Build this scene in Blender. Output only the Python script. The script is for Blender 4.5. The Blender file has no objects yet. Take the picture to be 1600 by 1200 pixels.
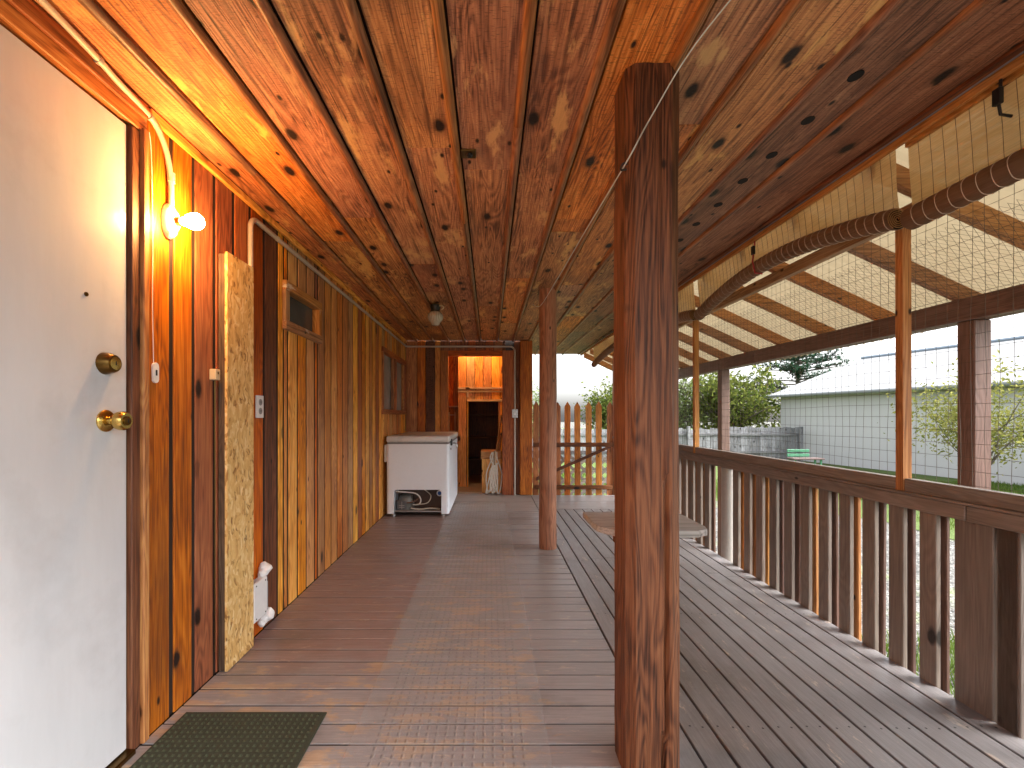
import bpy, bmesh, math, random
from mathutils import Vector, Matrix, noise
R = math.radians
random.seed(11)
scene = bpy.context.scene
col = scene.collection

# ------------------------------------------------------------------ camera
EYE = 1.11
cam_d = bpy.data.cameras.new('camera')
cam = bpy.data.objects.new('camera', cam_d)
col.objects.link(cam)
cam.location = (0, 0, EYE)
cam.rotation_euler = (R(90), 0, 0)
cam_d.sensor_fit = 'HORIZONTAL'
cam_d.sensor_width = 36
cam_d.lens = 16.0
cam_d.shift_x = 35 / 1600
cam_d.shift_y = 50 / 1600
cam_d.clip_start = 0.02
cam_d.clip_end = 600
scene.camera = cam

# ------------------------------------------------------------------ sky and sun (overcast)
SUN_EL, SUN_AZ = 48, 105          # azimuth measured from +Y towards +X
w = bpy.data.worlds.new('World'); scene.world = w; w.use_nodes = True
nt = w.node_tree; nt.nodes.clear()
sky = nt.nodes.new('ShaderNodeTexSky'); sky.sky_type = 'NISHITA'; sky.sun_disc = False
sky.sun_elevation = R(SUN_EL); sky.sun_rotation = R(SUN_AZ)
sky.air_density = 1.0; sky.dust_density = 4.5; sky.ozone_density = 1.0
hs = nt.nodes.new('ShaderNodeHueSaturation'); hs.inputs['Saturation'].default_value = 0.22
bg = nt.nodes.new('ShaderNodeBackground'); bg.inputs['Strength'].default_value = 0.055
wo = nt.nodes.new('ShaderNodeOutputWorld')
nt.links.new(sky.outputs[0], hs.inputs['Color']); nt.links.new(hs.outputs[0], bg.inputs[0]); nt.links.new(bg.outputs[0], wo.inputs[0])
sd = bpy.data.lights.new('sun', 'SUN'); sd.energy = .9; sd.angle = R(60); sd.color = (1, .98, .95)
so = bpy.data.objects.new('sun', sd); col.objects.link(so)
sv = Vector((math.cos(R(SUN_EL)) * math.sin(R(SUN_AZ)), math.cos(R(SUN_EL)) * math.cos(R(SUN_AZ)), math.sin(R(SUN_EL))))
so.rotation_euler = (-sv).to_track_quat('-Z', 'Y').to_euler(); so.location = (8, -3, 9)
vs = scene.view_settings
vs.view_transform = 'Standard'; vs.look = 'None'; vs.gamma = 1; vs.exposure = 3.7; vs.use_curve_mapping = False
scene.render.engine = 'CYCLES'
scene.cycles.use_denoising = True
scene.cycles.max_bounces = 10; scene.cycles.diffuse_bounces = 6; scene.cycles.transparent_max_bounces = 16
scene.cycles.sample_clamp_indirect = 6

# ------------------------------------------------------------------ node helpers
def new_mat(name):
    m = bpy.data.materials.new(name); m.use_nodes = True
    t = m.node_tree; t.nodes.clear()
    out = t.nodes.new('ShaderNodeOutputMaterial')
    return m, t, out
def nd(t, kind, inp=None, **props):
    n = t.nodes.new('ShaderNode' + kind)
    for k, v in props.items(): setattr(n, k, v)
    for k, v in (inp or {}).items():
        s = n.inputs[k]
        if hasattr(v, 'is_output') : t.links.new(v, s)
        else: s.default_value = v
    return n
def math_n(t, op, a, b=None, c=None, clamp=False):
    n = t.nodes.new('ShaderNodeMath'); n.operation = op; n.use_clamp = clamp
    for i, v in enumerate((a, b, c)):
        if v is None: continue
        if hasattr(v, 'is_output'): t.links.new(v, n.inputs[i])
        else: n.inputs[i].default_value = v
    return n.outputs[0]
def vmath(t, op, a, b):
    n = t.nodes.new('ShaderNodeVectorMath'); n.operation = op
    for i, v in enumerate((a, b)):
        if hasattr(v, 'is_output'): t.links.new(v, n.inputs[i])
        else: n.inputs[i].default_value = v
    return n.outputs[0]
def mixc(t, f, a, b, mode='MIX'):
    n = t.nodes.new('ShaderNodeMix'); n.data_type = 'RGBA'; n.blend_type = mode
    for s, v in ((n.inputs[0], f), (n.inputs[6], a), (n.inputs[7], b)):
        if hasattr(v, 'is_output'): t.links.new(v, s)
        else: s.default_value = v if not isinstance(v, tuple) or len(v) == 4 else (*v, 1)
    return n.outputs[2]
def ramp(t, f, stops, interp='LINEAR'):
    n = t.nodes.new('ShaderNodeValToRGB'); n.color_ramp.interpolation = interp
    e = n.color_ramp.elements
    while len(e) < len(stops): e.new(0.5)
    for i, (p, c) in enumerate(stops):
        e[i].position = p
        e[i].color = (c, c, c, 1) if not isinstance(c, tuple) else (*c, 1)[:4]
    t.links.new(f, n.inputs[0])
    return n.outputs[0]
def step(t, f, lo, hi):
    n = t.nodes.new('ShaderNodeMapRange'); n.clamp = True
    n.inputs[1].default_value = lo; n.inputs[2].default_value = hi
    t.links.new(f, n.inputs[0]); return n.outputs[0]
def noise_n(t, vec, scale, detail=3, rough=.5, dist=0):
    n = nd(t, 'TexNoise', {'Vector': vec, 'Scale': scale, 'Detail': detail, 'Roughness': rough, 'Distortion': dist}); return n.outputs[0]
def mapping(t, vec, sc, loc=(0, 0, 0)):
    n = nd(t, 'Mapping', {'Vector': vec, 'Scale': sc, 'Location': loc}); return n.outputs[0]
def finish(t, out, colr, rough, bump=None, bstr=.3, bdist=.01, metal=0, spec=.5):
    p = nd(t, 'BsdfPrincipled')
    for s, v in (('Base Color', colr), ('Roughness', rough), ('Metallic', metal), ('Specular IOR Level', spec)):
        if hasattr(v, 'is_output'): t.links.new(v, p.inputs[s])
        else: p.inputs[s].default_value = v if not isinstance(v, tuple) else (*v, 1)[:4]
    if bump is not None:
        b = nd(t, 'Bump', {'Height': bump, 'Strength': bstr, 'Distance': bdist})
        t.links.new(b.outputs[0], p.inputs['Normal'])
    t.links.new(p.outputs[0], out.inputs[0])
    return p

_M = {}
AX = {'X': 0, 'Y': 1, 'Z': 2}
def wood(key, axis, dark, mid, light, rough=.6, knots=.6, var=.3, saw=0., worn=None, worn_th=(.56, .64), bstr=.35, grain=1.0, blotch=.3, stain=None, streak=.65):
    nm = key + '_' + axis
    if nm in _M: return _M[nm]
    m, t, out = new_mat(nm); a = AX[axis]
    tc = nd(t, 'TexCoord'); oi = nd(t, 'ObjectInfo'); rnd = oi.outputs['Random']
    off = nd(t, 'CombineXYZ', {0: math_n(t, 'MULTIPLY', rnd, 31.7), 1: math_n(t, 'MULTIPLY', rnd, 57.3), 2: math_n(t, 'MULTIPLY', rnd, 83.1)}).outputs[0]
    co = vmath(t, 'ADD', tc.outputs['Object'], off)
    s1 = [1, 1, 1]; s1[a] = .09
    s2 = [1, 1, 1]; s2[a] = .03
    s3 = [1, 1, 1]; s3[a] = .45
    c1 = mapping(t, co, s1); c2 = mapping(t, co, s2); c3 = mapping(t, co, s3)
    fig = noise_n(t, c1, 9, 2, .5, .6)
    rings = math_n(t, 'MULTIPLY_ADD', math_n(t, 'SINE', math_n(t, 'MULTIPLY', fig, 120)), .5, .5)
    fib = noise_n(t, c2, 140, 3, .65)
    blo = noise_n(t, c3, 3.2, 4, .6)
    v = math_n(t, 'ADD', math_n(t, 'MULTIPLY', rings, .13 * grain), math_n(t, 'ADD', math_n(t, 'MULTIPLY', fib, .62 * grain), math_n(t, 'MULTIPLY', blo, blotch * 1.7)))
    mean = .375 * grain + blotch * .85
    v = step(t, v, mean - .19, mean + .19)
    c = ramp(t, v, [(0.0, dark), (.5, mid), (1.0, light)])
    if streak:
        sk = noise_n(t, mapping(t, co, [1 if i != a else .018 for i in range(3)]), 75, 3, .6)
        c = mixc(t, math_n(t, 'MULTIPLY', step(t, sk, .57, .70), streak), c, tuple(x * .35 for x in dark))
    if saw:
        s4 = [.25, .25, .25]; s4[a] = 1
        sw = noise_n(t, mapping(t, co, s4), 230, 2, .6)
        c = mixc(t, math_n(t, 'MULTIPLY', step(t, sw, .56, .67), saw), c, tuple(x * .38 for x in dark))
    if stain:
        st = noise_n(t, c3, 1.7, 5, .6)
        c = mixc(t, math_n(t, 'MULTIPLY', step(t, st, .53, .70), .7), c, stain)
    if worn:
        wn = noise_n(t, mapping(t, co, [1 if i != a else .3 for i in range(3)]), 6.5, 7, .68)
        wf = step(t, wn, *worn_th)
        c = mixc(t, math_n(t, 'MULTIPLY', wf, .85), c, worn)
    r2 = math_n(t, 'FRACT', math_n(t, 'MULTIPLY', rnd, 7.31)); r3 = math_n(t, 'FRACT', math_n(t, 'MULTIPLY', rnd, 13.7))
    hsv = nd(t, 'HueSaturation', {'Hue': math_n(t, 'MULTIPLY_ADD', r3, .014, .494), 'Saturation': math_n(t, 'MULTIPLY_ADD', r2, .2, .9),
                                  'Value': math_n(t, 'MULTIPLY_ADD', r2, var * 2, 1 - var), 'Color': c})
    c = hsv.outputs[0]
    if knots:
        sp = nd(t, 'SeparateXYZ', {0: co}); o1, o2 = [i for i in range(3) if i != a]
        uu = math_n(t, 'ADD', sp.outputs[o1], sp.outputs[o2]); vv = sp.outputs[a]
        kv = nd(t, 'CombineXYZ', {0: uu, 1: math_n(t, 'MULTIPLY', vv, .5)}).outputs[0]
        vo = nd(t, 'TexVoronoi', {'Vector': kv, 'Scale': 6.6}, voronoi_dimensions='2D')
        wob = math_n(t, 'MULTIPLY_ADD', noise_n(t, co, 30, 2), .08, -.04)
        dd = math_n(t, 'ADD', vo.outputs['Distance'], wob)
        k = math_n(t, 'SUBTRACT', 1, step(t, dd, .085, .15))
        pick = step(t, nd(t, 'SeparateColor', {0: vo.outputs['Color']}).outputs[0], 1 - knots * .34, 1 - knots * .34 + .02)
        kf = math_n(t, 'MULTIPLY', k, pick)
        halo = math_n(t, 'MULTIPLY', math_n(t, 'SUBTRACT', 1, step(t, dd, .10, .26)), pick)
        c = mixc(t, math_n(t, 'MULTIPLY', halo, .6), c, dark)
        c = mixc(t, kf, c, tuple(x * .10 for x in dark))
        vo2 = nd(t, 'TexVoronoi', {'Vector': kv, 'Scale': 14.0}, voronoi_dimensions='2D')
        pick2 = step(t, nd(t, 'SeparateColor', {0: vo2.outputs['Color']}).outputs[1], 1 - knots * .22, 1 - knots * .22 + .02)
        c = mixc(t, math_n(t, 'MULTIPLY', math_n(t, 'SUBTRACT', 1, step(t, vo2.outputs['Distance'], .06, .14)), pick2), c, tuple(x * .15 for x in dark))
    h = math_n(t, 'ADD', math_n(t, 'MULTIPLY', fib, .7), math_n(t, 'MULTIPLY', rings, .25))
    if saw: h = math_n(t, 'ADD', h, math_n(t, 'MULTIPLY', sw, .6))
    rg = math_n(t, 'MULTIPLY_ADD', blo, .3, rough - .15)
    finish(t, out, c, rg, h, bstr, .004, 0, .4)
    _M[nm] = m
    return m

def cedar(kind, axis):
    if kind == 'red':   return wood('cedar_red', axis, (.12, .028, .008), (.40, .105, .026), (.58, .20, .05),   .5, .22, .3, streak=.4, stain=(.10, .03, .014))
    if kind == 'honey': return wood('cedar_honey', axis, (.30, .10, .026), (.74, .33, .085), (.90, .52, .17), .52, .2, .3, streak=.4, stain=(.24, .08, .025))
    if kind == 'dark':  return wood('cedar_dark', axis, (.045, .016, .008), (.14, .045, .018), (.23, .085, .032), .55, .4, .2)
    if kind == 'orange': return wood('cedar_orange', axis, (.19, .05, .013), (.56, .19, .044), (.76, .34, .09), .5, .22, .3, streak=.4, stain=(.16, .05, .018))
def ceilw(axis): return wood('ceiling_plank', axis, (.13, .04, .013), (.55, .20, .066), (.80, .37, .13), .62, .75, .2, saw=.5, worn=(.80, .42, .13), worn_th=(.575, .63), bstr=.6, stain=(.15, .05, .025))
def ceilw2(axis): return wood('ceiling_plank_brown', axis, (.06, .024, .011), (.26, .108, .048), (.41, .20, .10), .62, .75, .16, saw=.5, worn=(.55, .30, .15), worn_th=(.60, .67), bstr=.7, stain=(.10, .04, .03))  # browner, darker planks for the outer ceiling boards
def battenw(axis): return wood('ceiling_batten', axis, (.09, .032, .014), (.27, .105, .045), (.42, .19, .085), .45, .1, .2)
def postw(axis): return wood('post_timber', axis, (.04, .013, .005), (.145, .050, .020), (.23, .090, .037), .62, .12, .05, bstr=1.0, grain=1.4, streak=.4)
def brownpaint(axis): return wood('brown_paint', axis, (.155, .122, .10), (.215, .172, .142), (.28, .23, .195), .5, .12, .12, worn=(.30, .23, .18), worn_th=(.66, .74), blotch=.25, streak=.12)
def redbrown(axis): return wood('redbrown_paint', axis, (.085, .045, .034), (.15, .084, .064), (.20, .115, .09), .55, .1, .08, blotch=.2, streak=.25)
def pinew(axis): return wood('pine_stud', axis, (.22, .085, .026), (.42, .19, .068), (.55, .28, .115), .6, .35, .15)
def palew(axis): return wood('pale_trim', axis, (.5, .32, .15), (.66, .46, .24), (.78, .6, .36), .6, .1, .1)
def greyw(axis): return wood('weathered_grey', axis, (.07, .07, .075), (.19, .19, .20), (.30, .30, .315), .8, .3, .25)

def plain(name, c, rough=.5, metal=0, bump=0, bscale=40, vary=.12, spec=.5):
    if name in _M: return _M[name]
    m, t, out = new_mat(name)
    tc = nd(t, 'TexCoord')
    n = noise_n(t, tc.outputs['Object'], bscale, 4, .6)
    n2 = noise_n(t, tc.outputs['Object'], 3.1, 4, .6)
    c2 = mixc(t, math_n(t, 'ADD', math_n(t, 'MULTIPLY', n, .5), math_n(t, 'MULTIPLY', n2, .5)), tuple(x * (1 - vary * 1.6) for x in c), tuple(min(1, x * (1 + vary)) for x in c))
    finish(t, out, c2, math_n(t, 'MULTIPLY_ADD', n2, .2, rough - .1), n if bump else None, bump, .003, metal, spec)
    _M[name] = m
    return m

# ------------------------------------------------------------------ mesh helpers
def mesh_from(name, verts, faces, mat, smooth=False):
    me = bpy.data.meshes.new(name); me.from_pydata(verts, [], faces); me.update()
    if mat: me.materials.append(mat)
    if smooth:
        for p in me.polygons: p.use_smooth = True
    return me
def link(name, me, parent=None, loc=(0, 0, 0), rot=None):
    o = bpy.data.objects.new(name, me); col.objects.link(o)
    base = Vector((0, 0, 0))
    if parent is not None:
        o.parent = parent
        p = parent
        while p is not None: base += p.location; p = p.parent
    o.location = Vector(loc) - base
    if rot: o.rotation_euler = rot
    return o
def tag(o, label=None, cat=None, group=None, kind=None):
    if label: o['label'] = label
    if cat: o['category'] = cat
    if group: o['group'] = group
    if kind: o['kind'] = kind
    return o
def empty(name, loc, label=None, cat=None, group=None, kind=None):
    o = bpy.data.objects.new(name, None); col.objects.link(o); o.location = loc; o.empty_display_size = .1
    return tag(o, label, cat, group, kind)
_boxes = {}
def box_mesh(sx, sy, sz, mat, bev=.003, seg=1):
    k = (round(sx, 4), round(sy, 4), round(sz, 4), mat.name, bev, seg)
    if k in _boxes: return _boxes[k]
    bm = bmesh.new(); bmesh.ops.create_cube(bm, size=1)
    bmesh.ops.scale(bm, vec=(sx, sy, sz), verts=bm.verts)
    if bev: bmesh.ops.bevel(bm, geom=list(bm.edges), offset=bev, segments=seg, profile=.5, affect='EDGES', clamp_overlap=True)
    me = bpy.data.meshes.new('block'); bm.to_mesh(me); bm.free(); me.materials.append(mat)
    _boxes[k] = me
    return me
def box(name, x, y, z, mat, parent=None, bev=.003, seg=1):
    """x, y, z are (lo, hi) in world metres"""
    c = ((x[0] + x[1]) / 2, (y[0] + y[1]) / 2, (z[0] + z[1]) / 2)
    return link(name, box_mesh(abs(x[1] - x[0]), abs(y[1] - y[0]), abs(z[1] - z[0]), mat, bev, seg), parent, c)
class G:
    """collects geometry in world space; build() recentres it"""
    def __init__(s): s.v = []; s.f = []
    def add(s, vs, fs):
        n = len(s.v); s.v += [tuple(p) for p in vs]; s.f += [tuple(i + n for i in f) for f in fs]
    def box(s, x, y, z):
        vs = [(a, b, c) for a in x for b in y for c in z]
        s.add(vs, [(0, 1, 3, 2), (4, 6, 7, 5), (0, 4, 5, 1), (2, 3, 7, 6), (0, 2, 6, 4), (1, 5, 7, 3)])
    def tube(s, pts, r, seg=8, cap=True):
        pts = [Vector(p) for p in pts]; rings = []; up = None
        for i, p in enumerate(pts):
            d = (pts[min(i + 1, len(pts) - 1)] - pts[max(i - 1, 0)]).normalized()
            if up is None or abs(up.dot(d)) > .98:
                up = Vector((0, 0, 1)) if abs(d.z) < .9 else Vector((1, 0, 0))
            a = d.cross(up).normalized(); b = a.cross(d).normalized(); up = b
            rr = r[i] if isinstance(r, (list, tuple)) else r
            rings.append([p + (a * math.cos(2 * math.pi * k / seg) + b * math.sin(2 * math.pi * k / seg)) * rr for k in range(seg)])
        vs = [q for ring in rings for q in ring]; fs = []
        for i in range(len(rings) - 1):
            for k in range(seg):
                k2 = (k + 1) % seg
                fs.append((i * seg + k, i * seg + k2, (i + 1) * seg + k2, (i + 1) * seg + k))
        if cap:
            fs.append(tuple(reversed(range(seg)))); fs.append(tuple((len(rings) - 1) * seg + k for k in range(seg)))
        s.add(vs, fs)
    def lathe(s, origin, axis, prof, seg=20, sx=1.0, sy=1.0):
        """prof: list of (radius, distance along axis)"""
        o = Vector(origin); d = Vector(axis).normalized()
        a = d.cross(Vector((0, 0, 1)) if abs(d.z) < .9 else Vector((1, 0, 0))).normalized(); b = a.cross(d).normalized()
        vs = []; fs = []
        for r, h in prof:
            for k in range(seg):
                th = 2 * math.pi * k / seg
                vs.append(o + d * h + (a * math.cos(th) * sx + b * math.sin(th) * sy) * r)
        for i in range(len(prof) - 1):
            for k in range(seg):
                k2 = (k + 1) % seg
                fs.append((i * seg + k, i * seg + k2, (i + 1) * seg + k2, (i + 1) * seg + k))
        fs.append(tuple(reversed(range(seg)))); fs.append(tuple((len(prof) - 1) * seg + k for k in range(seg)))
        s.add(vs, fs)
    def prism(s, poly, d0, d1, plane='YZ'):
        """poly of 2-D points extruded along the remaining axis"""
        def P(p, d): return {'YZ': (d, p[0], p[1]), 'XZ': (p[0], d, p[1]), 'XY': (p[0], p[1], d)}[plane]
        n = len(poly); vs = [P(p, d0) for p in poly] + [P(p, d1) for p in poly]
        fs = [tuple(range(n)), tuple(reversed(range(n, 2 * n)))] + [(i, i + n, (i + 1) % n + n, (i + 1) % n) for i in range(n)]
        s.add(vs, fs)
    def build(s, name, mat, parent=None, smooth=False, bev=0, angle=40, kind=None):
        c = Vector([(min(p[i] for p in s.v) + max(p[i] for p in s.v)) / 2 for i in range(3)])
        bm = bmesh.new()
        bv = [bm.verts.new(Vector(p) - c) for p in s.v]
        for f in s.f:
            try: bm.faces.new([bv[i] for i in f])
            except ValueError: pass
        bmesh.ops.recalc_face_normals(bm, faces=bm.faces)
        if bev:
            es = [e for e in bm.edges if len(e.link_faces) == 2 and e.calc_face_angle(0) > R(30)]
            bmesh.ops.bevel(bm, geom=es, offset=bev, segments=2, profile=.5, affect='EDGES', clamp_overlap=True)
        if smooth:
            for f in bm.faces: f.smooth = True
            for e in bm.edges:
                if len(e.link_faces) == 2 and e.calc_face_angle(0) > R(angle): e.smooth = False
        me = bpy.data.meshes.new(name); bm.to_mesh(me); bm.free(); me.materials.append(mat)
        o = link(name, me, parent, c)
        if kind: o['kind'] = kind
        return o
def arc(c, r, a0, a1, n, f):
    return [f(c[0] + r * math.cos(R(a0 + (a1 - a0) * i / n)), c[1] + r * math.sin(R(a0 + (a1 - a0) * i / n))) for i in range(n + 1)]

# ------------------------------------------------------------------ further materials
def floor_mat(axis):
    nm = 'deck_paint_' + axis
    if nm in _M: return _M[nm]
    m, t, out = new_mat(nm); a = AX[axis]
    tc = nd(t, 'TexCoord'); oi = nd(t, 'ObjectInfo'); geo = nd(t, 'NewGeometry'); rnd = oi.outputs['Random']
    pos = geo.outputs['Position']
    off = nd(t, 'CombineXYZ', {0: math_n(t, 'MULTIPLY', rnd, 31.7), 1: math_n(t, 'MULTIPLY', rnd, 57.3), 2: 0.0}).outputs[0]
    co = vmath(t, 'ADD', tc.outputs['Object'], off)
    st = [1, 1, 1]; st[a] = .05; st2 = [1, 1, 1]; st2[a] = .28
    fib = noise_n(t, mapping(t, co, st), 120, 4, .65)
    scr = noise_n(t, mapping(t, co, st2), 22, 7, .72)
    k_ = 1.0 if axis == 'X' else .74
    base = mixc(t, fib, (.15 * k_, .14 * k_, .142 * k_), (.36 * k_, .335 * k_, .335 * k_))
    r2 = math_n(t, 'FRACT', math_n(t, 'MULTIPLY', rnd, 9.17))
    base = mixc(t, math_n(t, 'MULTIPLY_ADD', r2, .5, .0), base, mixc(t, fib, (.22 * k_, .205 * k_, .208 * k_), (.42 * k_, .395 * k_, .40 * k_)))
    if axis == 'X':
        sx = nd(t, 'SeparateXYZ', {0: pos}); px, py = sx.outputs[0], sx.outputs[1]
        wob = math_n(t, 'MULTIPLY_ADD', noise_n(t, pos, 2.3, 5, .65), .9, -.45)
        # old red stain along the house side
        redm = math_n(t, 'MULTIPLY', math_n(t, 'SUBTRACT', 1, step(t, math_n(t, 'ADD', px, math_n(t, 'MULTIPLY', wob, .12)), -.50, -.44)), step(t, math_n(t, 'ADD', py, wob), 1.8, 2.15))
        redc = mixc(t, fib, (.15, .075, .062), (.34, .195, .16))
        base = mixc(t, math_n(t, 'MULTIPLY', redm, math_n(t, 'MULTIPLY_ADD', scr, .7, .25)), base, redc)
        # trodden bare wood close to the door and in the middle of the walk
        pw = noise_n(t, mapping(t, pos, (2.1, 5.5, 1)), 2.2, 7, .68)
        near = math_n(t, 'SUBTRACT', 1, step(t, math_n(t, 'ADD', py, math_n(t, 'MULTIPLY', wob, .8)), 1.75, 2.2))
        mid = math_n(t, 'MULTIPLY', math_n(t, 'SUBTRACT', 1, step(t, math_n(t, 'ABSOLUTE', math_n(t, 'ADD', px, .1)), .25, .42)), math_n(t, 'SUBTRACT', 1, step(t, py, 2.4, 4.6)))
        leftn = math_n(t, 'MULTIPLY', near, math_n(t, 'SUBTRACT', 1, step(t, px, -.52, -.42)))
        th = math_n(t, 'ADD', pw, math_n(t, 'ADD', math_n(t, 'MULTIPLY', mid, .13), math_n(t, 'MULTIPLY', leftn, .14)))
        bare = step(t, th, .63, .70)
        barec = mixc(t, fib, (.26, .165, .10), (.60, .44, .29))
        base = mixc(t, math_n(t, 'MULTIPLY', bare, .8), base, barec)
    chips = step(t, scr, .60, .67)
    base = mixc(t, math_n(t, 'MULTIPLY', chips, .65), base, (.52, .42, .33))
    dirt = step(t, noise_n(t, mapping(t, pos, (1, 1, 1)), 1.6, 6, .65), .52, .72)
    base = mixc(t, math_n(t, 'MULTIPLY', dirt, .6), base, (.095, .08, .068))
    rg = math_n(t, 'MULTIPLY_ADD', scr, .45, .14)
    h = math_n(t, 'ADD', math_n(t, 'MULTIPLY', fib, .5), scr)
    finish(t, out, base, rg, h, .4, .004, 0, .5)
    _M[nm] = m
    return m

def osb_mat():
    m, t, out = new_mat('strand_board')
    tc = nd(t, 'TexCoord'); co = tc.outputs['Object']
    wv = vmath(t, 'ADD', mapping(t, co, (1, 1, .32)), nd(t, 'VectorMath', {0: nd(t, 'TexNoise', {'Vector': co, 'Scale': 9.0, 'Detail': 2.0}).outputs['Color'], 1: (.09, .09, .05)}, operation='MULTIPLY').outputs[0])
    cs = []
    for i, (rot, sc) in enumerate(((.5, 75), (-.45, 95))):
        mp = nd(t, 'Mapping', {'Vector': wv, 'Rotation': (rot, 0, 0), 'Location': (i * 3.1, i, 0)})
        vo = nd(t, 'TexVoronoi', {'Vector': mp.outputs[0], 'Scale': float(sc)})
        cs.append(nd(t, 'SeparateColor', {0: vo.outputs['Color']}).outputs[0])
    v = math_n(t, 'MULTIPLY_ADD', cs[0], .6, math_n(t, 'MULTIPLY', cs[1], .4))
    c = ramp(t, v, [(.05, (.30, .14, .04)), (.3, (.66, .39, .13)), (.6, (.76, .50, .19)), (.95, (.88, .68, .36))])
    fl = noise_n(t, mapping(t, co, (1, 1, .3)), 60, 3, .7)
    c = mixc(t, step(t, fl, .63, .72), c, (.13, .05, .012))
    finish(t, out, c, .55, v, .4, .003, 0, .3)
    return m

def white_door_mat():
    m, t, out = new_mat('white_door_paint')
    tc = nd(t, 'TexCoord'); co = tc.outputs['Object']
    n = noise_n(t, mapping(t, co, (1, 1, .16)), 13, 5, .6)
    sm = noise_n(t, co, 4.5, 6, .65)
    c = mixc(t, n, (.58, .595, .62), (.70, .715, .74))
    c = mixc(t, math_n(t, 'MULTIPLY', step(t, sm, .52, .72), .4), c, (.48, .485, .50))
    rg = math_n(t, 'MULTIPLY_ADD', sm, .36, .0)
    finish(t, out, c, rg, math_n(t, 'ADD', math_n(t, 'MULTIPLY', n, .5), noise_n(t, co, 7, 3, .5)), .22, .012, 0, .6)
    return m

def runner_mat():
    m, t, out = new_mat('clear_vinyl')
    geo = nd(t, 'NewGeometry'); sx = nd(t, 'SeparateXYZ', {0: geo.outputs['Position']}); px, py = sx.outputs[0], sx.outputs[1]
    def cell(p, pitch, wd):
        f = math_n(t, 'FRACT', math_n(t, 'DIVIDE', p, pitch))
        return math_n(t, 'SUBTRACT', 1, step(t, math_n(t, 'ABSOLUTE', math_n(t, 'SUBTRACT', f, .5)), wd * .6, wd))
    dash = math_n(t, 'MULTIPLY', cell(px, .033, .10), cell(py, .034, .34))
    dash2 = math_n(t, 'MULTIPLY', cell(math_n(t, 'ADD', px, .006), .033, .10), cell(py, .034, .34))
    field = math_n(t, 'MULTIPLY', step(t, px, -.40, -.398), math_n(t, 'SUBTRACT', 1, step(t, px, .118, .12)))
    dash = math_n(t, 'MULTIPLY', dash, field); dash2 = math_n(t, 'MULTIPLY', dash2, field)
    wear = noise_n(t, geo.outputs['Position'], 5, 5, .6)
    alpha = math_n(t, 'ADD', math_n(t, 'MULTIPLY_ADD', wear, .30, .12), math_n(t, 'ADD', math_n(t, 'MULTIPLY', dash, .10), math_n(t, 'MULTIPLY', dash2, .15)), clamp=True)
    c = mixc(t, dash, (.46, .44, .44), (.66, .60, .54))
    c = mixc(t, math_n(t, 'MULTIPLY', dash2, .9), c, (.05, .04, .04))
    p = nd(t, 'BsdfPrincipled', {'Roughness': .42, 'Specular IOR Level': .3}); t.links.new(c, p.inputs['Base Color'])
    b = nd(t, 'Bump', {'Height': dash, 'Strength': .5, 'Distance': .002}); t.links.new(b.outputs[0], p.inputs['Normal'])
    tr = nd(t, 'BsdfTransparent'); mx = nd(t, 'MixShader'); t.links.new(alpha, mx.inputs[0]); t.links.new(tr.outputs[0], mx.inputs[1]); t.links.new(p.outputs[0], mx.inputs[2])
    t.links.new(mx.outputs[0], out.inputs[0])
    return m

def panel_mat():
    m, t, out = new_mat('translucent_roof_sheet')
    tc = nd(t, 'TexCoord'); n = noise_n(t, tc.outputs['Object'], 2.3, 5, .6)
    c = mixc(t, n, (.33, .26, .155), (.43, .355, .225))
    d = nd(t, 'BsdfDiffuse'); tl = nd(t, 'BsdfTranslucent'); t.links.new(c, d.inputs[0]); t.links.new(c, tl.inputs[0])
    mx = nd(t, 'MixShader', {0: .18}); t.links.new(d.outputs[0], mx.inputs[1]); t.links.new(tl.outputs[0], mx.inputs[2]); t.links.new(mx.outputs[0], out.inputs[0])
    return m

def bamboo_mat(name, c0, c1, alpha, axisz=True):
    m, t, out = new_mat(name)
    tc = nd(t, 'TexCoord'); co = tc.outputs['Object']
    n = noise_n(t, mapping(t, co, (1, .06, 1)), 160, 3, .6)
    st = noise_n(t, mapping(t, co, (1, .02, 1)), 340, 1, .5)
    c = mixc(t, n, c0, c1)
    d = nd(t, 'BsdfDiffuse'); tl = nd(t, 'BsdfTranslucent'); t.links.new(c, d.inputs[0]); t.links.new(c, tl.inputs[0])
    b = nd(t, 'Bump', {'Height': st, 'Strength': .6, 'Distance': .003}); t.links.new(b.outputs[0], d.inputs['Normal'])
    mx = nd(t, 'MixShader', {0: .72}); t.links.new(d.outputs[0], mx.inputs[1]); t.links.new(tl.outputs[0], mx.inputs[2])
    tr = nd(t, 'BsdfTransparent'); m2 = nd(t, 'MixShader')
    t.links.new(math_n(t, 'MULTIPLY', step(t, st, .50, .62), alpha), m2.inputs[0]); t.links.new(mx.outputs[0], m2.inputs[1]); t.links.new(tr.outputs[0], m2.inputs[2])
    t.links.new(m2.outputs[0], out.inputs[0])
    return m

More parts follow.
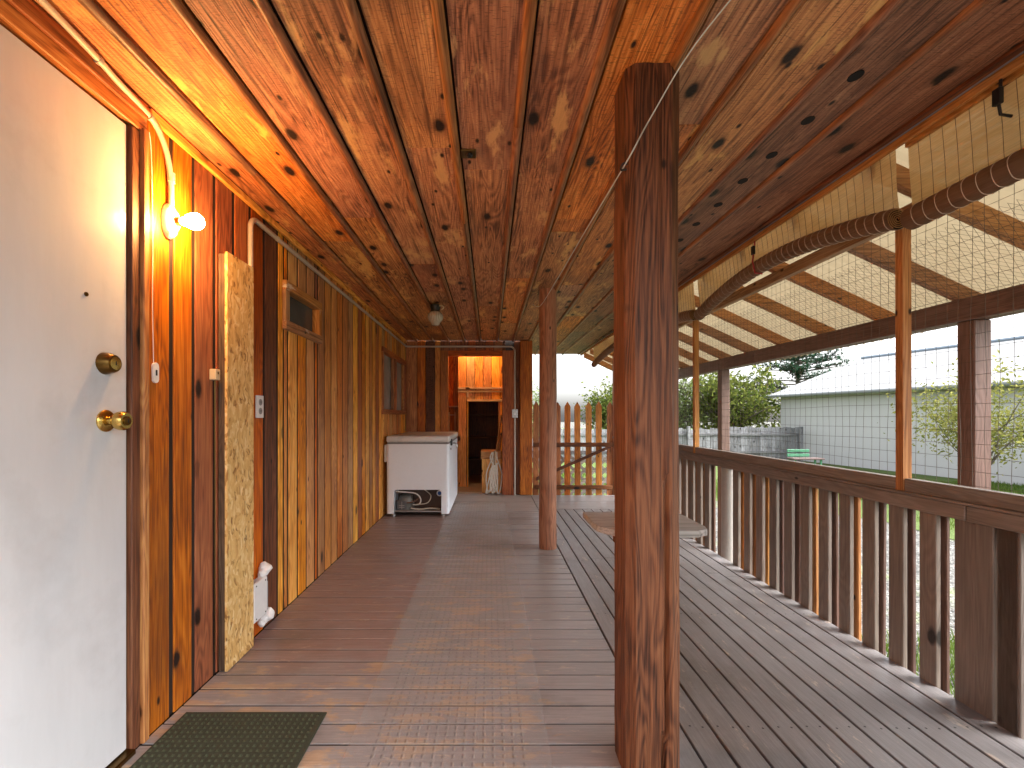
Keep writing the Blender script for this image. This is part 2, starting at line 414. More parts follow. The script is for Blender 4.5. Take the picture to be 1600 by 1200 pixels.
def glass_mat(name='window_glass', tint=(.05, .055, .055)):
    if name in _M: return _M[name]
    m, t, out = new_mat(name)
    tc = nd(t, 'TexCoord'); n = noise_n(t, tc.outputs['Object'], 6, 4, .6)
    c = mixc(t, n, tint, tuple(x * 1.8 for x in tint))
    finish(t, out, c, math_n(t, 'MULTIPLY_ADD', n, .2, .05), None, 0, 0, 0, .35)
    _M[name] = m; return m
def emit_mat(name, c, s):
    m, t, out = new_mat(name)
    e = nd(t, 'Emission', {'Color': (*c, 1), 'Strength': s}); t.links.new(e.outputs[0], out.inputs[0]); return m
def leaf_mat(name, c0, c1, tl=.4):
    m, t, out = new_mat(name)
    g = nd(t, 'NewGeometry'); c = mixc(t, g.outputs['Random Per Island'], c0, c1)
    d = nd(t, 'BsdfDiffuse'); tr = nd(t, 'BsdfTranslucent'); t.links.new(c, d.inputs[0]); t.links.new(c, tr.inputs[0])
    mx = nd(t, 'MixShader', {0: tl}); t.links.new(d.outputs[0], mx.inputs[1]); t.links.new(tr.outputs[0], mx.inputs[2]); t.links.new(mx.outputs[0], out.inputs[0])
    return m
def gravel_mat():
    m, t, out = new_mat('gravel_ground')
    g = nd(t, 'NewGeometry'); p = g.outputs['Position']
    vo = nd(t, 'TexVoronoi', {'Vector': p, 'Scale': 45.0})
    f = nd(t, 'SeparateColor', {0: vo.outputs['Color']}).outputs[0]
    c = ramp(t, f, [(0, (.025, .023, .02)), (.5, (.08, .077, .07)), (1, (.20, .195, .18))])
    n = noise_n(t, p, .9, 5, .6)
    c = mixc(t, math_n(t, 'MULTIPLY', step(t, n, .55, .65), .6), c, (.14, .18, .06))
    finish(t, out, c, .85, math_n(t, 'SUBTRACT', 1, vo.outputs['Distance']), .8, .02)
    return m
def lawn_mat():
    m, t, out = new_mat('lawn_ground')
    g = nd(t, 'NewGeometry'); p = g.outputs['Position']
    n = noise_n(t, p, 1.4, 6, .65); n2 = noise_n(t, p, 40, 4, .7)
    c = mixc(t, n, (.05, .085, .02), (.12, .16, .045)); c = mixc(t, math_n(t, 'MULTIPLY', n2, .5), c, (.05, .08, .015))
    finish(t, out, c, .9, n2, .8, .03, 0, .2)
    return m

M_white = plain('white_enamel', (.81, .87, .96), .32, 0, .05, 30, .05)
M_porc = plain('porcelain', (.80, .76, .66), .3, 0, 0, 40, .05)
M_conduit = plain('painted_conduit', (.62, .50, .36), .42, 0, .05, 60, .12)
M_steelpipe = plain('galvanised_conduit', (.52, .46, .40), .38, .3, .05, 60, .15)
M_brass = plain('polished_brass', (.62, .42, .12), .22, 1, 0, 30, .1)
M_brassdk = plain('dark_brass', (.16, .09, .025), .3, 1, 0, 30, .1)
M_black = plain('black_plastic', (.012, .012, .013), .45)
M_hole = plain('dark_hole', (.004, .003, .003), .9)
M_ivory = plain('ivory_plastic', (.62, .50, .32), .45)
M_whitepl = plain('white_plastic', (.82, .82, .82), .4)
M_wire = plain('rusty_wire', (.10, .075, .055), .6, .3)
M_shade = plain('dark_interior', (.030, .020, .016), .8)
M_groove_shade = plain('groove_shade_black', (.022, .010, .006), .8)  # near black, the shade of the wall grooves put into a colour
M_gap_shade = plain('gap_shade_black', (.008, .007, .006), .9)  # near black, stands in for shade deep in the board gaps
M_steel = plain('worn_steel', (.5, .5, .5), .3, .9, .05, 60, .2)
M_rubber = plain('black_rubber', (.02, .02, .02), .6)

# =================================================================== THE SETTING
g = G()
n = 40
gx = [-60 + 160 * i / n for i in range(n + 1)]; gy = [-40 + 160 * i / n for i in range(n + 1)]
g.add([(x, y, -.50) for x in gx for y in gy], [(i * (n + 1) + j, (i + 1) * (n + 1) + j, (i + 1) * (n + 1) + j + 1, i * (n + 1) + j + 1) for i in range(n) for j in range(n)])
tag(g.build('ground', gravel_mat()), kind='structure')
def lawn(poly):
    gg = G(); gg.add([(x, y, -.492) for x, y in poly], [tuple(range(len(poly)))])
    return tag(gg.build('lawn', M_lawn), kind='structure')
M_lawn = lawn_mat()
lawn([(6.3, -12), (40, -12), (40, 60), (-40, 60), (-40, 8.6), (4.5, 8.6), (6.0, 7.0)])

# ------------------------------------------------------------------ porch floor
XW, XS, XR, YB = -1.18, .578, 1.825, 6.40
floor_root = empty('porch_floor', (0, 0, -.03), kind='structure')
PT = .1042
y = 2.0800 * .711 * 1.11 - 30 * PT      # a seam passes the photograph's seams
rng = random.Random(5)
while y < YB + .1:
    y1 = y + PT
    if y1 > -.5:
        dz = rng.uniform(-.0012, .0012)
        b = box('floor_board', (XW + .002, XS - .004), (y + .0045, min(y1, YB + .62) - .0045), (-.03 + dz, dz), floor_mat('X'), floor_root, .0015)
        b.rotation_euler = (0, 0, rng.uniform(-.0006, .0006))
    y = y1
gd = G(); yq = 2.0800 * .711 * 1.11 - 30 * PT
while yq < YB:
    if yq > -.5: gd.box((XW + .003, XS - .005), (yq - .0052, yq + .0052), (-.02, -.0035))
    yq += PT
gd.build('gap_shade_strips', M_gap_shade, floor_root, kind='stuff')  # added dark strips that paint the shade inside the deck gaps
nb = 12; pw = (XR + .01 - XS) / nb
for i in range(nb):
    xa = XS + i * pw
    cut = rng.uniform(1.2, 4.2)
    for (a, b_) in ((-.5, cut), (cut + .003, 5.42)):
        dz = rng.uniform(-.0012, .0012)
        o = box('floor_board', (xa + .006, xa + pw - .003), (a, b_), (-.03 + dz, dz), floor_mat('Y'), floor_root, .002)
for i, (a, b_) in enumerate(((5.424, 5.90), (5.905, 6.38))):
    box('landing_board', (XS + .004, XR + .008), (a, b_), (-.03, .0015), floor_mat('X'), floor_root, .003)
box('rim_joist', (XR - .03, XR + .008), (-.5, 6.36), (-.25, -.032), brownpaint('Y'), floor_root)
box('end_joist', (XS, XR - .032), (6.342, 6.378), (-.25, -.032), brownpaint('X'), floor_root)
g = G(); g.box((XW, XR - .04), (-.5, 6.33), (-.10, -.04)); g.build('gap_shade_backing', M_gap_shade, floor_root)
# screw heads across the outer boards
g = G()
for yj in (1.62, 2.55, 3.5, 4.45):
    for i in range(nb):
        for k in (.28, .72):
            cx = XS + (i + k) * pw + rng.uniform(-.004, .004); cy = yj + rng.uniform(-.008, .008)
            vs = [(cx + .0042 * math.cos(a * 1.047), cy + .0042 * math.sin(a * 1.047), .0022) for a in range(6)]
            g.add(vs, [tuple(range(6))])
g.build('screw_heads', M_rubber, floor_root, kind='stuff')

# ------------------------------------------------------------------ porch ceiling
ZC = 2.17
ceil_root = empty('porch_ceiling', (0, 0, ZC), kind='structure')
seams = [-1.21, -1.02, -.795, -.575, -.35, -.127, .113, .338, .565, .79, 1.04, 1.26, 1.505]
joints = {5: [1.96, 4.4], 6: [.9, 3.5, 5.2], 7: [2.45, 2.62, 5.0]}
for i in range(len(seams) - 1):
    yend = 7.8 if seams[i] > .5 else YB
    js = joints.get(i) or sorted(rng.uniform(.3, 6) for _ in range(2))
    ys = [-.45] + js + [yend]
    for a, b_ in zip(ys, ys[1:]):
        dz = rng.uniform(-.0015, .0015)
        mt = ceilw2('Y') if seams[i] > .95 else ceilw('Y')
        box('ceiling_board', (seams[i] + .016, seams[i + 1] + .001), (a + .0015, b_ - .0015), (ZC + dz, ZC + .02 + dz), mt, ceil_root, .002)
for i, x in enumerate(seams[1:-1]):
    yend = 7.8 if x > .5 else YB
    cuts = [-.45, rng.uniform(1.2, 4.5), yend]
    for a, b_ in zip(cuts, cuts[1:]):
        g = G(); poly = [(x - .008 + .017 * math.cos(R(180 + 180 * k / 6)), ZC - .0018 + .016 * math.sin(R(180 + 180 * k / 6))) for k in range(7)]
        g.prism(poly, a + .001, b_ - .001, 'XZ'); g.build('ceiling_batten', battenw('Y'), ceil_root, True, 0, 50)
# the row of vent holes in the last boards
gh = [(1.14, 1.417), (1.14, 1.63), (1.145, 1.847), (1.14, 2.05), (1.145, 2.28), (1.14, 2.51), (1.145, 2.74), (1.14, 2.97)]
for x, y in gh:
    g = G(); g.lathe((x, y, ZC - .003), (0, 0, 1), [(.0245, 0), (.0245, .02)], 14, 1, .8); g.build('vent_hole', M_hole, ceil_root)
g = G(); g.box((XW - .4, 1.50), (-.45, 6.36), (ZC + .03, ZC + .07)); g.box((.57, 1.50), (6.36, 7.8), (ZC + .03, ZC + .07)); g.build('roof_deck', M_shade, ceil_root)
for (x_, y_) in ((-.085, 1.83), (.62, 1.60)):
    pl_ = box('metal_plate', (x_ - .03, x_ + .03), (y_ - .03, y_ + .03), (ZC - .0085, ZC - .002), M_brassdk, ceil_root, .002)
    g = G(); g.lathe((x_ + .004, y_, ZC - .008), (0, 0, -1), [(.013, 0), (.012, .008), (.006, .012)], 12); g.build('plate_bolt', M_black, pl_, True)
# eave edge beside the ceiling
box('fascia_board', (1.508, 1.535), (-.45, 7.8), (ZC - .012, ZC + .06), cedar('dark', 'Y'), ceil_root)
box('flashing', (1.5365, 1.551), (-.45, 7.8), (ZC - .008, ZC + .012), plain('grey_flashing', (.32, .34, .36), .5, .2, .2, 15, .5), ceil_root)
box('eave_beam', (1.553, 1.570), (-.45, 7.8), (ZC - .032, ZC + .055), pinew('Y'), ceil_root)

# =================================================================== HOUSE SIDE WALL
wall = empty('house_wall', (XW, 3.0, 0), 'long porch wall of orange-brown vertical cedar boards', 'wall')
seam_y = [1.56, 1.69, 1.815, 1.955, 2.10, 2.245, 2.385, 2.535, 2.61, 2.665, 2.80, 2.935, 3.075, 3.13, 3.26, 3.395, 3.53]
while seam_y[-1] < 4.87: seam_y.append(seam_y[-1] + rng.uniform(.125, .145))
seam_y[-1] = 4.99
while seam_y[-1] < 6.15: seam_y.append(seam_y[-1] + rng.uniform(.125, .14))
seam_y[-1] = 6.30; seam_y.append(6.40)
WIN1 = (2.61, 3.13, 1.64, 1.86); WIN2 = (4.99, 6.30, 1.16, 1.845)
def wallboard(y0, y1, z0, z1, kind, x=XW):
    d = rng.uniform(-.0015, .0012)
    g = G(); e = .004; gp = .0115
    # board with eased edges and a lower tongue so that the joint reads as a groove
    poly = [(y0 + gp, x - .034), (y0 + gp, x + d - .0022), (y0 + gp + e, x + d), (y1 - gp - e, x + d), (y1 - gp, x + d - .0022), (y1 - gp, x - .034)]
    g.prism([(b, a) for a, b in poly], z0, z1, 'XY'); return g.build('wall_board', cedar(kind, 'Z'), wall)
for y0, y1 in zip(seam_y, seam_y[1:]):
    ym = (y0 + y1) / 2
    kind = ('red' if rng.random() < .8 else 'orange') if ym < 2.53 else rng.choice(['honey', 'honey', 'orange', 'orange', 'red'])
    if 2.38 < ym < 2.53: kind = 'dark'
    if 1.95 < ym < 2.1: kind = 'red'
    hole = None
    for W in (WIN1, WIN2):
        if y0 >= W[0] - .001 and y1 <= W[1] + .001: hole = W
    if hole:
        wallboard(y0, y1, .0025, hole[2], kind); wallboard(y0, y1, hole[3], ZC - .003, kind)
    else: wallboard(y0, y1, .0025, ZC - .003, kind)
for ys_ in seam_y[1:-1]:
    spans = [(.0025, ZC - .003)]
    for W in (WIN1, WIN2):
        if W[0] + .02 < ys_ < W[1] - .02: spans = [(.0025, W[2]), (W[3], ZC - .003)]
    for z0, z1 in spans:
        box('groove_shade_strip', (XW - .03, XW - .0046), (ys_ - .0112, ys_ + .0112), (z0, z1), M_groove_shade, wall, 0)  # added dark strip painting the groove's shade, not a building part
yy = .56
while yy > -1.5:
    wallboard(yy - .135, yy, .0025, ZC - .003, 'orange'); yy -= .135
g = G()
for (a, b_, z0, z1) in ((-1.6, .58, 0, ZC), (.58, 1.52, 2.10, ZC), (1.52, WIN1[0], 0, ZC), (WIN1[0], WIN1[1], 0, WIN1[2]), (WIN1[0], WIN1[1], WIN1[3], ZC), (WIN1[1], WIN2[0], 0, ZC), (WIN2[0], WIN2[1], 0, WIN2[2]), (WIN2[0], WIN2[1], WIN2[3], ZC), (WIN2[1], 6.40, 0, ZC)):
    g.box((XW - .05, XW - .036), (a, b_), (z0 if z0 > 0 else -.5, z1 if z1 < ZC else ZC + .028))
g.build('sheathing', M_gap_shade, wall)  # backing whose black stands in for shade in the wall board gaps
g = G(); g.box((XW - .40, XW - .36), (-1.6, 7.8), (-.5, ZC + .028)); g.box((XW - .36, XW - .051), (6.36, 6.40), (-.5, ZC + .028)); g.build('inner_lining', M_shade, wall)
box('crown_strip', (XW + .001, XW + .022), (1.56, 6.385), (ZC - .035, ZC - .004), cedar('honey', 'Y'), wall)

# entry door in the house wall
door = empty('entry_door', (XW, 1.08, 0), 'scuffed white flush door with brass knob and deadbolt', 'door', kind='thing')
slab = box('door_slab', (XW - .045, XW - .006), (.675, 1.487), (.022, 2.062), white_door_mat(), door, .003)
for y0, y1, z0, z1 in ((1.492, 1.514, 0.0, 2.10),):
    box('weather_strip', (XW - .03, XW - .012), (1.4885, 1.494), (.02, 2.06), plain('grey_seal', (.42, .45, .38), .6), door, .001)
box('jamb', (XW - .06, XW + .004), (1.496, 1.533), (.0025, 2.068), cedar('dark', 'Z'), door)
box('jamb', (XW - .06, XW + .004), (.625, .668), (.0025, 2.068), cedar('dark', 'Z'), door)
box('casing', (XW - .02, XW + .014), (1.535, 1.562), (.0025, 2.085), cedar('orange', 'Z'), door)
box('door_header', (XW - .06, XW + .006), (.57, 1.562), (2.0725, ZC - .003), cedar('orange', 'Y'), door)
box('header_trim', (XW + .008, XW + .02), (.57, 1.55), (2.115, ZC - .004), cedar('red', 'Y'), door)
box('threshold', (XW - .06, XW + .02), (.67, 1.495), (.001, .018), M_brassdk, door)
kn = G(); kn.lathe((XW - .006, 1.405, 1.095), (1, 0, 0), [(.034, 0), (.034, .004), (.028, .010), (.013, .014), (.012, .026), (.017, .03), (.026, .036), (.029, .046), (.029, .058), (.024, .066), (.0225, .066)], 28)
ko = kn.build('door_knob', M_brass, door, True)
kn = G(); kn.lathe((XW + .0603, 1.405, 1.095), (1, 0, 0), [(.014, 0), (.014, .003), (.009, .004)], 20); kn.build('lock_face', M_brassdk, ko, True)
kn = G(); kn.box((XW + .0645, XW + .0655), (1.4035, 1.4065), (1.089, 1.101)); kn.build('keyhole', M_black, ko)
kn = G(); kn.lathe((XW - .006, 1.403, 1.272), (1, 0, 0), [(.034, 0), (.033, .012), (.027, .03), (.0255, .032)], 28); do = kn.build('deadbolt', M_brassdk, door, True)
kn = G(); kn.lathe((XW + .0263, 1.403, 1.272), (1, 0, 0), [(.020, 0), (.020, .002), (.012, .0028)], 24); kn.build('lock_face', M_brass, do, True)
kn = G(); kn.box((XW + .0292, XW + .030), (1.4015, 1.4045), (1.266, 1.278)); kn.build('keyhole', M_black, do)
kn = G(); kn.lathe((XW - .0058, 1.337, 1.468), (1, 0, 0), [(.0065, 0), (.006, .003)], 14); kn.build('peephole', M_brassdk, door, True)

# small high window
def win_frame(root, y0, y1, z0, z1, wdt, mt, proud, nm='frame'):
    box(nm, (XW - .03, XW + proud), (y0, y1), (z1 - wdt, z1), mt('Y'), root)
    box(nm, (XW - .03, XW + proud), (y0, y1), (z0, z0 + wdt), mt('Y'), root)
    box(nm, (XW - .03, XW + proud - .003), (y0 + .001, y0 + wdt), (z0 + wdt + .001, z1 - wdt - .001), mt('Z'), root)
    box(nm, (XW - .03, XW + proud - .003), (y1 - wdt, y1 - .001), (z0 + wdt + .001, z1 - wdt - .001), mt('Z'), root)
def peel(axis): return wood('peeling_frame', axis, (.17, .06, .02), (.40, .17, .055), (.55, .28, .11), .6, .2, .1, worn=(.66, .58, .48), worn_th=(.57, .61))
sw = empty('small_window', (XW, 2.87, 1.6), 'small high rectangular window in peeling wooden frame', 'window', kind='thing')
win_frame(sw, 2.59, 3.15, 1.608, 1.888, .052, peel, .024)
box('pane', (XW - .035, XW - .028), (2.63, 3.11), (1.64, 1.86), glass_mat(), sw, 0)
dw = empty('double_window', (XW, 5.6, 1.15), 'wooden window with two narrow panes above chest freezer', 'window', kind='thing')
win_frame(dw, 4.96, 6.33, 1.13, 1.872, .055, lambda a: cedar('red', a), .022)
box('mullion', (XW - .03, XW + .018), (5.61, 5.70), (1.186, 1.816), cedar('red', 'Z'), dw)
for y0, y1 in ((5.02, 5.607), (5.703, 6.27)):
    s = box('sash', (XW - .028, XW + .006), (y0, y0 + .05), (1.19, 1.81), cedar('orange', 'Z'), dw)
    box('sash', (XW - .028, XW + .006), (y1 - .05, y1), (1.19, 1.81), cedar('orange', 'Z'), dw)
    box('pane', (XW - .04, XW - .032), (y0 - .02, y1 + .02), (1.15, 1.85), glass_mat('curtained_glass', (.25, .25, .24)), dw, 0)

# =================================================================== END WALL WITH DOORWAY
ew = empty('end_wall', (-.3, YB, 0), 'end wall of brown vertical boards with an open doorway', 'wall')
def eboard(x0, x1, z0, z1, kind, d=0.0):
    return box('wall_board', (x0 + .003, x1 - .003), (YB - d, YB + .022), (z0, z1), cedar(kind, 'Z'), ew, .005)
xs = [XW, -1.02, -.90, -.77, -.69]
for (a, b_), k in zip(zip(xs, xs[1:]), ('orange', 'red', 'dark', 'orange')): eboard(a, b_, .0025, ZC - .003, k, rng.uniform(0, .004))
x = -.69
while x < .18:
    x1 = min(x + .125, .19); eboard(x, x1, 2.03, ZC - .003, 'red'); x = x1
eboard(.19, .225, .0025, ZC - .003, 'dark')
box('door_casing', (-.69, -.585), (YB - .018, YB + .1), (.0025, 2.03), cedar('red', 'Z'), ew)
box('door_casing', (-.5835, .1785), (YB - .016, YB + .1), (1.957, 2.028), cedar('red', 'X'), ew)
box('door_casing', (.18, .345), (YB - .02, YB + .1), (.0025, 2.03), cedar('red', 'Z'), ew)
eboard(.346, .43, .0025, ZC - .003, 'dark', -.01)
box('corner_post', (.425, .60), (YB - .035, YB + .14), (.0025, ZC - .003), cedar('red', 'Z'), ew, .012, 2)
for zz in (.35, 1.0, 1.72):
    box('hinge', (.172, .1795), (YB + .02, YB + .07), (zz, zz + .09), M_black, ew, .001)
g = G()
for (a, b_, z0, z1) in ((XW - .05, -.60, -.4, 2.44), (-.60, .19, 2.0, 2.44), (.20, .572, -.4, 2.44)): g.box((a, b_), (YB + .024, YB + .05) if z1 < 0 else (YB + .026, YB + .05), (z0, z1))
g.box((XW - .05, .57), (YB + .06, YB + .10), (-.4, -.03))
g.build('sheathing', M_shade, ew)
# jagged bark-like strip in the dark board
g = G(); zz = 1.0
while zz < 2.12:
    g.tube([(-.875 + rng.uniform(-.008, .008), YB - .006, zz), (-.80 + rng.uniform(-.006, .006), YB - .005, zz + .022)], .006, 5); zz += .031
g.build('carved_ridge', cedar('dark', 'X'), ew)
# side of the store room beyond the corner
for i in range(10):
    box('side_board', (.575, .597), (YB + .145 + i * .13, YB + .272 + i * .13), (-.45, ZC - .003), cedar('red', 'Z'), ew, .004)

# store room seen through the doorway
rm = empty('store_room', (-.2, 7.0, 0), 'small plank-lined store room lit orange behind the doorway', 'room', kind='thing')
YI = 7.06
x = -.49
for i in range(7):
    x1 = x + .13
    z0 = 1.335 if (x1 > -.33 and x < .15) else .0
    if x1 <= -.32: z0 = 0.0
    box('wall_plank', (x + .002, x1 - .002), (YI, YI + .02), (z0 + .003, 2.45), cedar('honey', 'Z'), rm, .003); x = x1
box('wall_plank', (.135, .16), (YI + .001, YI + .02), (.003, 1.34), cedar('orange', 'Z'), rm, .002)
for i in range(3):
    box('wall_plank', (-1.0 + i * .2, -.803 + i * .2), (7.60, 7.62), (.003, 2.45), cedar('orange', 'Z'), rm, .003)
box('shelf', (-.49, .20), (YI - .03, YI - .001), (1.525, 1.556), palew('X'), rm, .002)
box('shelf_lip', (-.49, .20), (YI - .02, YI - .002), (1.478, 1.505), palew('X'), rm, .002)
box('bracket', (-.352, -.325), (YI - .022, YI - .002), (1.40, 1.476), palew('Z'), rm, .002)
box('opening_trim', (-.345, .20), (YI - .015, YI - .001), (1.335, 1.368), palew('X'), rm, .002)
box('opening_trim', (-.347, -.33), (YI - .014, YI - .001), (.003, 1.334), cedar('honey', 'Z'), rm, .002)
box('shelf', (-.95, -.50), (7.40, 7.598), (1.255, 1.275), palew('X'), rm, .002)
for xx in (-.655, -.56): box('rack_post', (xx, xx + .014), (7.28, 7.294), (.50, 1.17), palew('Z'), rm, .001)
for zz in (.55, .86, 1.12): box('rack_rung', (-.64, -.561), (7.282, 7.292), (zz, zz + .014), palew('X'), rm, .001)
box('room_floor', (-1.1, .57), (6.52, 8.5), (-.02, .012), plain('pale_floor', (.40, .30, .22), .5, 0, .1, 20, .2), rm, 0)
g = G(); g.box((-1.12, .57), (6.51, 8.5), (2.46, 2.5)); g.box((-1.12, -1.08), (6.51, 8.5), (0, 2.46)); g.box((.53, .57), (6.51, 8.5), (0, 2.46)); g.box((-1.12, .57), (8.46, 8.5), (0, 2.46))
g.build('room_shell', cedar('dark', 'Z'), rm)
g = G(); g.box((-1.08, .53), (YB + .105, YB + .125), (2.05, 2.46)); g.build('room_lintel', cedar('orange', 'X'), rm)
for zz in (.33, .72, 1.12): box('back_shelf', (-.45, .5), (8.0, 8.4), (zz, zz + .02), cedar('dark', 'X'), rm, .002)
lamp2 = empty('room_lamp', (-.25, 6.74, 2.45), 'bare bulb on the store room ceiling', 'lamp')
g = G(); g.lathe((-.25, 6.74, 2.458), (0, 0, -1), [(.05, 0), (.045, .02), (.02, .04)], 16); g.build('lamp_base', M_porc, lamp2, True)
g = G(); g.lathe((-.25, 6.74, 2.417), (0, 0, -1), [(.012, 0), (.02, .02), (.03, .05), (.03, .07), (.018, .092), (.004, .098)], 16); g.build('bulb', emit_mat('lit_bulb_room', (1, .62, .28), 60), lamp2, True)

# =================================================================== THINGS ON THE HOUSE WALL
lamp = empty('wall_lamp', (XW, 1.672, 1.82), 'lit bare bulb in oval porcelain holder on orange boards', 'lamp')
g = G(); g.lathe((XW + .0005, 1.668, 1.823), (1, 0, 0), [(.036, 0), (.037, .006), (.032, .02), (.022, .026), (.019, .034)], 28, .95, 1.75); g.build('holder', M_porc, lamp, True)
g = G(); g.lathe((XW + .034, 1.668, 1.823), (1, 0, 0), [(.0165, 0), (.0165, .016), (.014, .018)], 18); g.build('socket', M_brassdk, lamp, True)
g = G(); g.lathe((XW + .052, 1.668, 1.823), (1, 0, 0), [(.013, 0), (.016, .012), (.026, .032), (.0295, .046), (.0285, .060), (.020, .072), (.006, .078)], 20); g.build('bulb', emit_mat('lit_bulb', (1, .50, .16), 48), lamp, True)
for dz in (.045, -.045):
    g = G(); g.lathe((XW + .017, 1.668, 1.823 + dz), (1, 0, 0), [(.004, 0), (.003, .006)], 8); g.build('screw', M_brassdk, lamp)

def smooth_path(pts, n=8):
    P = [Vector(p) for p in pts]; out = []
    for i in range(len(P) - 1):
        p0 = P[max(i - 1, 0)]; p1 = P[i]; p2 = P[i + 1]; p3 = P[min(i + 2, len(P) - 1)]
        for k in range(n):
            t_ = k / n
            out.append(.5 * ((2 * p1) + (p2 - p0) * t_ + (2 * p0 - 5 * p1 + 4 * p2 - p3) * t_ ** 2 + (3 * p1 - p0 - 3 * p2 + p3) * t_ ** 3))
    return out + [P[-1]]
c1 = empty('lamp_conduit', (XW, 1.6, 1.9), 'cream conduit curving from ceiling corner down to the bare bulb', 'conduit')
g = G(); g.tube(smooth_path([(-1.10, .9, 2.152), (-1.134, 1.27, 2.150), (-1.152, 1.40, 2.148), (XW + .016, 1.56, 2.135), (XW + .014, 1.622, 2.095), (XW + .013, 1.655, 2.03), (XW + .013, 1.668, 1.95), (XW + .013, 1.668, 1.875)]), .0095, 12); g.build('pipe', M_conduit, c1, True)
g = G(); g.tube([(XW + .013, 1.668, 1.965), (XW + .013, 1.668, 2.0)], .0125, 12); g.build('coupling', M_conduit, c1, True)
for y, x, z in ((1.33, -1.142, 2.150), (1.56, XW + .016, 2.135)):
    g = G(); g.tube([(x, y - .006, z), (x, y + .006, z - .001)], .0125, 10); g.build('strap', M_steelpipe, c1, True)

ZP = 2.082
c2 = empty('wall_conduit', (XW, 4, 2), 'long grey conduit along the wall top with switch box by doorway', 'conduit')
rr = .055
p = [(XW + .016, 2.215, 1.80), (XW + .016, 2.215, ZP - rr)]
p += [(XW + .016, 2.215 + rr - rr * math.cos(R(a)), ZP - rr + rr * math.sin(R(a))) for a in (15, 30, 45, 60, 75, 90)]
yb = YB - .034
p += [(XW + .016, yb - rr, ZP)]
p += [(XW + .016 + rr - rr * math.cos(R(a)), yb - rr + rr * math.sin(R(a)), ZP) for a in (22, 45, 67, 90)]
xe = .352
p += [(xe - .07, yb, ZP)]
p += [(xe - .07 + .07 * math.sin(R(a)), yb, ZP - .07 + .07 * math.cos(R(a))) for a in (22, 45, 67, 90)]
p += [(xe, yb, 1.25), (xe, yb, .003)]
g = G(); g.tube(p, .0125, 10); g.build('pipe', M_steelpipe, c2, True)
for y in (2.5, 3.5, 4.6, 5.6):
    g = G(); g.tube([(XW + .016, y - .008, ZP), (XW + .016, y + .008, ZP)], .0145, 10); g.build('strap', M_steelpipe, c2, True)
for x in (-.95, -.2):
    g = G(); g.tube([(x - .008, yb, ZP), (x + .008, yb, ZP)], .0145, 10); g.build('strap', M_steelpipe, c2, True)
sb = box('switch_box', (xe - .04, xe + .04), (yb - .03, yb + .012), (1.085, 1.205), M_steel, c2, .004)
box('switch_toggle', (xe - .012, xe + .012), (yb - .042, yb - .0305), (1.12, 1.165), M_whitepl, sb, .002)

osb = empty('strand_board_panel', (XW + .02, 2.08, 0), 'tall narrow strand board strip covering wires on the wall', 'panel')
M_osb = osb_mat()
box('face_sheet', (XW + .034, XW + .046), (1.968, 2.188), (.004, 1.822), M_osb, osb, .001)
box('backing_stud', (XW + .004, XW + .0335), (1.972, 2.01), (.004, 1.815), wood('old_stud', 'Z', (.05, .03, .02), (.10, .06, .04), (.16, .10, .065), .7, .3, .1), osb, .002)
box('backing_stud', (XW + .004, XW + .0335), (2.145, 2.184), (.004, 1.815), wood('old_stud', 'Z', 0, 0, 0), osb, .002)

db = empty('doorbell_plate', (XW, 1.6, 1.26), 'white bell push plate with thin wire beside white door', 'bell push')
g = G()
poly = [(1.6 + .014 * math.cos(R(a)), 1.262 + (.022 if 0 <= a <= 180 else -.022) + .014 * math.sin(R(a))) for a in list(range(0, 181, 30)) + list(range(180, 361, 30))]
g.prism(poly, XW + .001, XW + .008, 'YZ'); g.build('plate', M_whitepl, db, True, 0, 30)
box('button', (XW + .0085, XW + .0105), (1.596, 1.604), (1.252, 1.272), M_black, db, .001)
g = G(); g.tube(smooth_path([(XW + .003, 1.594, 1.298), (XW + .004, 1.588, 1.5), (XW + .003, 1.590, 1.75), (XW + .004, 1.583, 2.0), (XW + .0165, 1.556, 2.08)], 6), .0014, 5); g.build('wire', M_whitepl, db)

tb = empty('thermostat_box', (XW, 1.925, 1.28), 'small square ivory box left of the strand board strip', 'switch')
tb['label'] = 'small square ivory box on red board by the strand board strip'
box('case', (XW + .002, XW + .03), (1.91, 1.945), (1.262, 1.308), M_ivory, tb, .003)
box('button', (XW + .0305, XW + .033), (1.922, 1.931), (1.286, 1.297), M_brassdk, tb, .001)
g = G(); g.tube([(XW + .004, 1.948, 1.262), (XW + .004, 1.95, .7), (XW + .004, 1.949, .1)], .0018, 5); g.build('wire', M_brassdk, tb)

ol = empty('wall_outlet', (XW, 2.32, 1.157), 'white double power outlet on dark red board', 'outlet')
box('plate', (XW + .001, XW + .012), (2.285, 2.355), (1.10, 1.215), M_whitepl, ol, .003)
for zz in (1.135, 1.18):
    g = G(); g.lathe((XW + .0121, 2.32, zz), (1, 0, 0), [(.017, 0), (.016, .002)], 16); so_ = g.build('socket', plain('grey_socket', (.3, .3, .3), .4), ol, True)
    for dy in (-.006, .006):
        g = G(); g.box((XW + .0142, XW + .0148), (2.32 + dy - .001, 2.32 + dy + .001), (zz - .006, zz + .006)); g.build('slot', M_black, so_)

